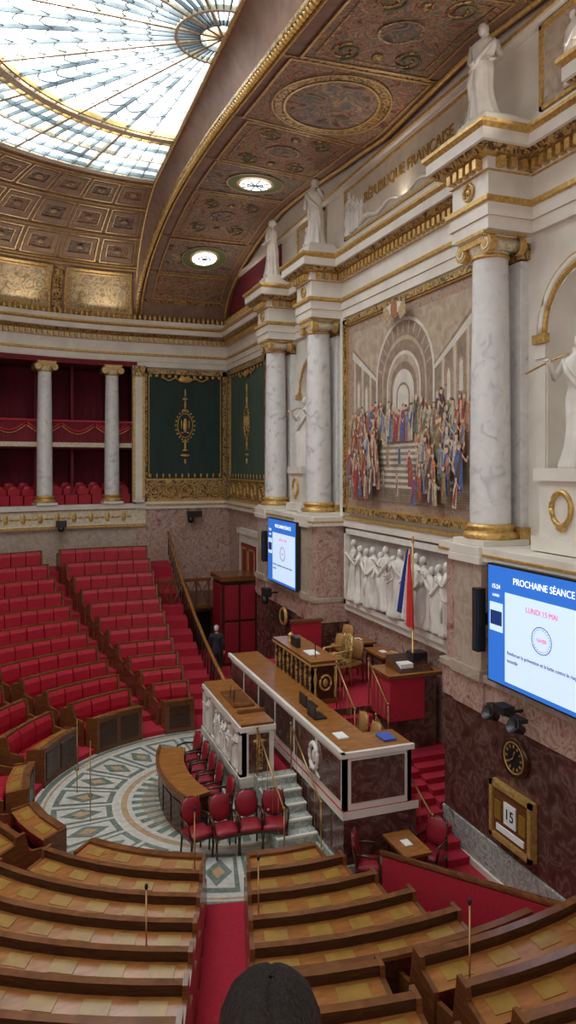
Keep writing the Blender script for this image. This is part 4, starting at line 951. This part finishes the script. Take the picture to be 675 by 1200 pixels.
E.location=(6.15,23.7,F0); E.rotation_euler=(0,0,rad(-20))
HAIR=noisemat('dark_brown_hair',[(.3,(.004,.003,.0025)),(.7,(.018,.010,.007))],scale=90,vs=(1,1,.06),rough=.5,bump=.6,bscale=120)
HAIR.node_tree.nodes['Principled BSDF'].inputs['Specular IOR Level'].default_value=.22
JACKET=solid('dark_jacket',(.02,.02,.03),.85)
E=bpy.data.objects.new('seated_spectator',None); bpy.context.scene.collection.objects.link(E)
nodes=[((0,0,.50),(.17,.13)),((0,-.02,.68),(.14,.11)),((0,.0,.85),(.16,.11)),((0,0,.96),(.11,.085)),((0,.01,1.02),.05),
((.15,0,.94),.07),((.21,.04,.70),.05),((.15,.28,.58),.038),((-.15,0,.94),.07),((-.21,.04,.70),.05),((-.15,.28,.58),.038),
((.10,.08,.50),.10),((.11,.46,.48),.075),((.11,.46,.08),.05),((.11,.58,.04),.035),((-.10,.08,.50),.10),((-.11,.46,.48),.075),((-.11,.46,.08),.05),((-.11,.58,.04),.035)]
edges=[(0,1),(1,2),(2,3),(3,4),(3,5),(5,6),(6,7),(3,8),(8,9),(9,10),(0,11),(11,12),(12,13),(13,14),(0,15),(15,16),(16,17),(17,18)]
skinbody('clothes',nodes,edges,JACKET,E)
b=MB('head'); b.tube([(0,.01,1.0),(0,.015,1.1)],.048,SKIN,12); headmesh(b,(0,.02,1.15),SKIN,HAIR); b.make(parent=E)
b=MB('hair'); b.sm=True; rows=[]; seg=96
rr=random.Random(2); fr=[rr.uniform(-1,1) for _ in range(seg)]
for (z,rx,ryb,cyo) in ((1.287,.004,.004,.0),(1.283,.035,.035,0),(1.272,.062,.062,0),(1.25,.085,.088,-.004),(1.215,.100,.104,-.008),(1.17,.106,.108,-.012),(1.12,.110,.104,-.02),(1.06,.112,.095,-.03),(.99,.114,.085,-.045),(.90,.114,.07,-.065),(.82,.10,.05,-.075)):
    row=[]
    for k in range(seg):
        th=2*pi*k/seg; f=1+.012*fr[k]+.008*math.sin(th*17)
        c,s=math.cos(th),math.sin(th)
        yy=ryb*s*f if s<0 or z>1.2 else min(ryb*s*f,.015)
        dz=-.006*math.exp(-(c*rx/.006)**2) if z>1.22 else 0
        row.append((rx*c*f,yy+cyo+.01,z+dz))
    rows.append(row)
b.grid(rows,HAIR,True); b.make(parent=E)
b=MB('hands')
for s in (-1,1):
    p=Vector((s*.15,.28,.58)); d=Vector((-s*.3,1,-.2)).normalized(); b.tube([p,p+d*.05,p+d*.09],[.022,.034,.03],SKIN,8)
    for k,l in enumerate((.065,.075,.07,.055)):
        o=p+d*.085+Vector(((k-1.5)*.018,0,0)); b.tube([o,o+d*l*.5,o+d*l*.9+Vector((0,0,-.02))],[.009,.008,.007],SKIN,6)
    o=p+d*.03+Vector((-s*.03,0,0)); b.tube([o,o+d*.04+Vector((-s*.02,0,0)),o+d*.06+Vector((-s*.02,0,0))],[.011,.01,.008],SKIN,6)
b.make(parent=E)
GZ=6.965-1.287
E.location=(.48,1.42,GZ); E.rotation_euler=(0,0,rad(-20))
b=MB('public_gallery_floor'); b.M=Matrix.Rotation(rad(-20.05),4,'Z'); b.box(-2.5,2.5,-1.5,2.25,GZ-.25,GZ,CARPET); b.M=None; b.make()
b=MB('gallery_stool'); b.M=Matrix.Translation((.48,1.42,GZ))@Matrix.Rotation(rad(-20),4,'Z'); b.box(-.25,.25,-.2,.25,.32,.40,VELVET)
for sx in (-.2,.2):
    for sy in (-.15,.2): b.tube([(sx,sy,0),(sx,sy,.33)],.02,WOODD,8)
b.M=None; b.make(.01)
# ---------------------------------------------------------------- lights: unseen upward fill lamps, added to brighten the ceiling
def area(name,loc,d,sx,sy,e,col=(1,.92,.82)):
    l=bpy.data.lights.new(name,'AREA'); l.shape='RECTANGLE'; l.size=sx; l.size_y=sy; l.energy=e; l.color=col
    o=bpy.data.objects.new(name,l); bpy.context.scene.collection.objects.link(o); o.location=loc
    o.rotation_euler=Vector(d).to_track_quat('-Z','Y').to_euler()
for y in (5.2,9.4,15.2,21.0,26.5): area('added_ceiling_fill',(8.1,y,14.0),(-.9,0,1),.3,2.2,22)
for a in (95,107,119,131,150,170): 
    c,s=math.cos(rad(a)),math.sin(rad(a)); area('added_ceiling_fill',(WX+14.9*c,WY+14.9*s,13.9),(-.9*c,-.9*s,1),1.2,1.2,14)
# ---------------------------------------------------------------- camera, world
cam=bpy.data.cameras.new('camera'); co=bpy.data.objects.new('camera',cam); bpy.context.scene.collection.objects.link(co)
co.location=(0,0,8); co.rotation_euler=(rad(90),0,rad(-20.05))
cam.sensor_fit='VERTICAL'; cam.sensor_height=36; cam.sensor_width=36; cam.lens=870/1200*36; cam.shift_y=-55/1200; cam.clip_start=.05; cam.clip_end=200
bpy.context.scene.camera=co
w=bpy.data.worlds.new('world'); bpy.context.scene.world=w; w.use_nodes=True
bg=w.node_tree.nodes['Background']; bg.inputs[0].default_value=(1,.965,.93,1); bg.inputs[1].default_value=.85
bpy.context.scene.view_settings.view_transform='Standard'
bpy.context.scene.view_settings.exposure=.5
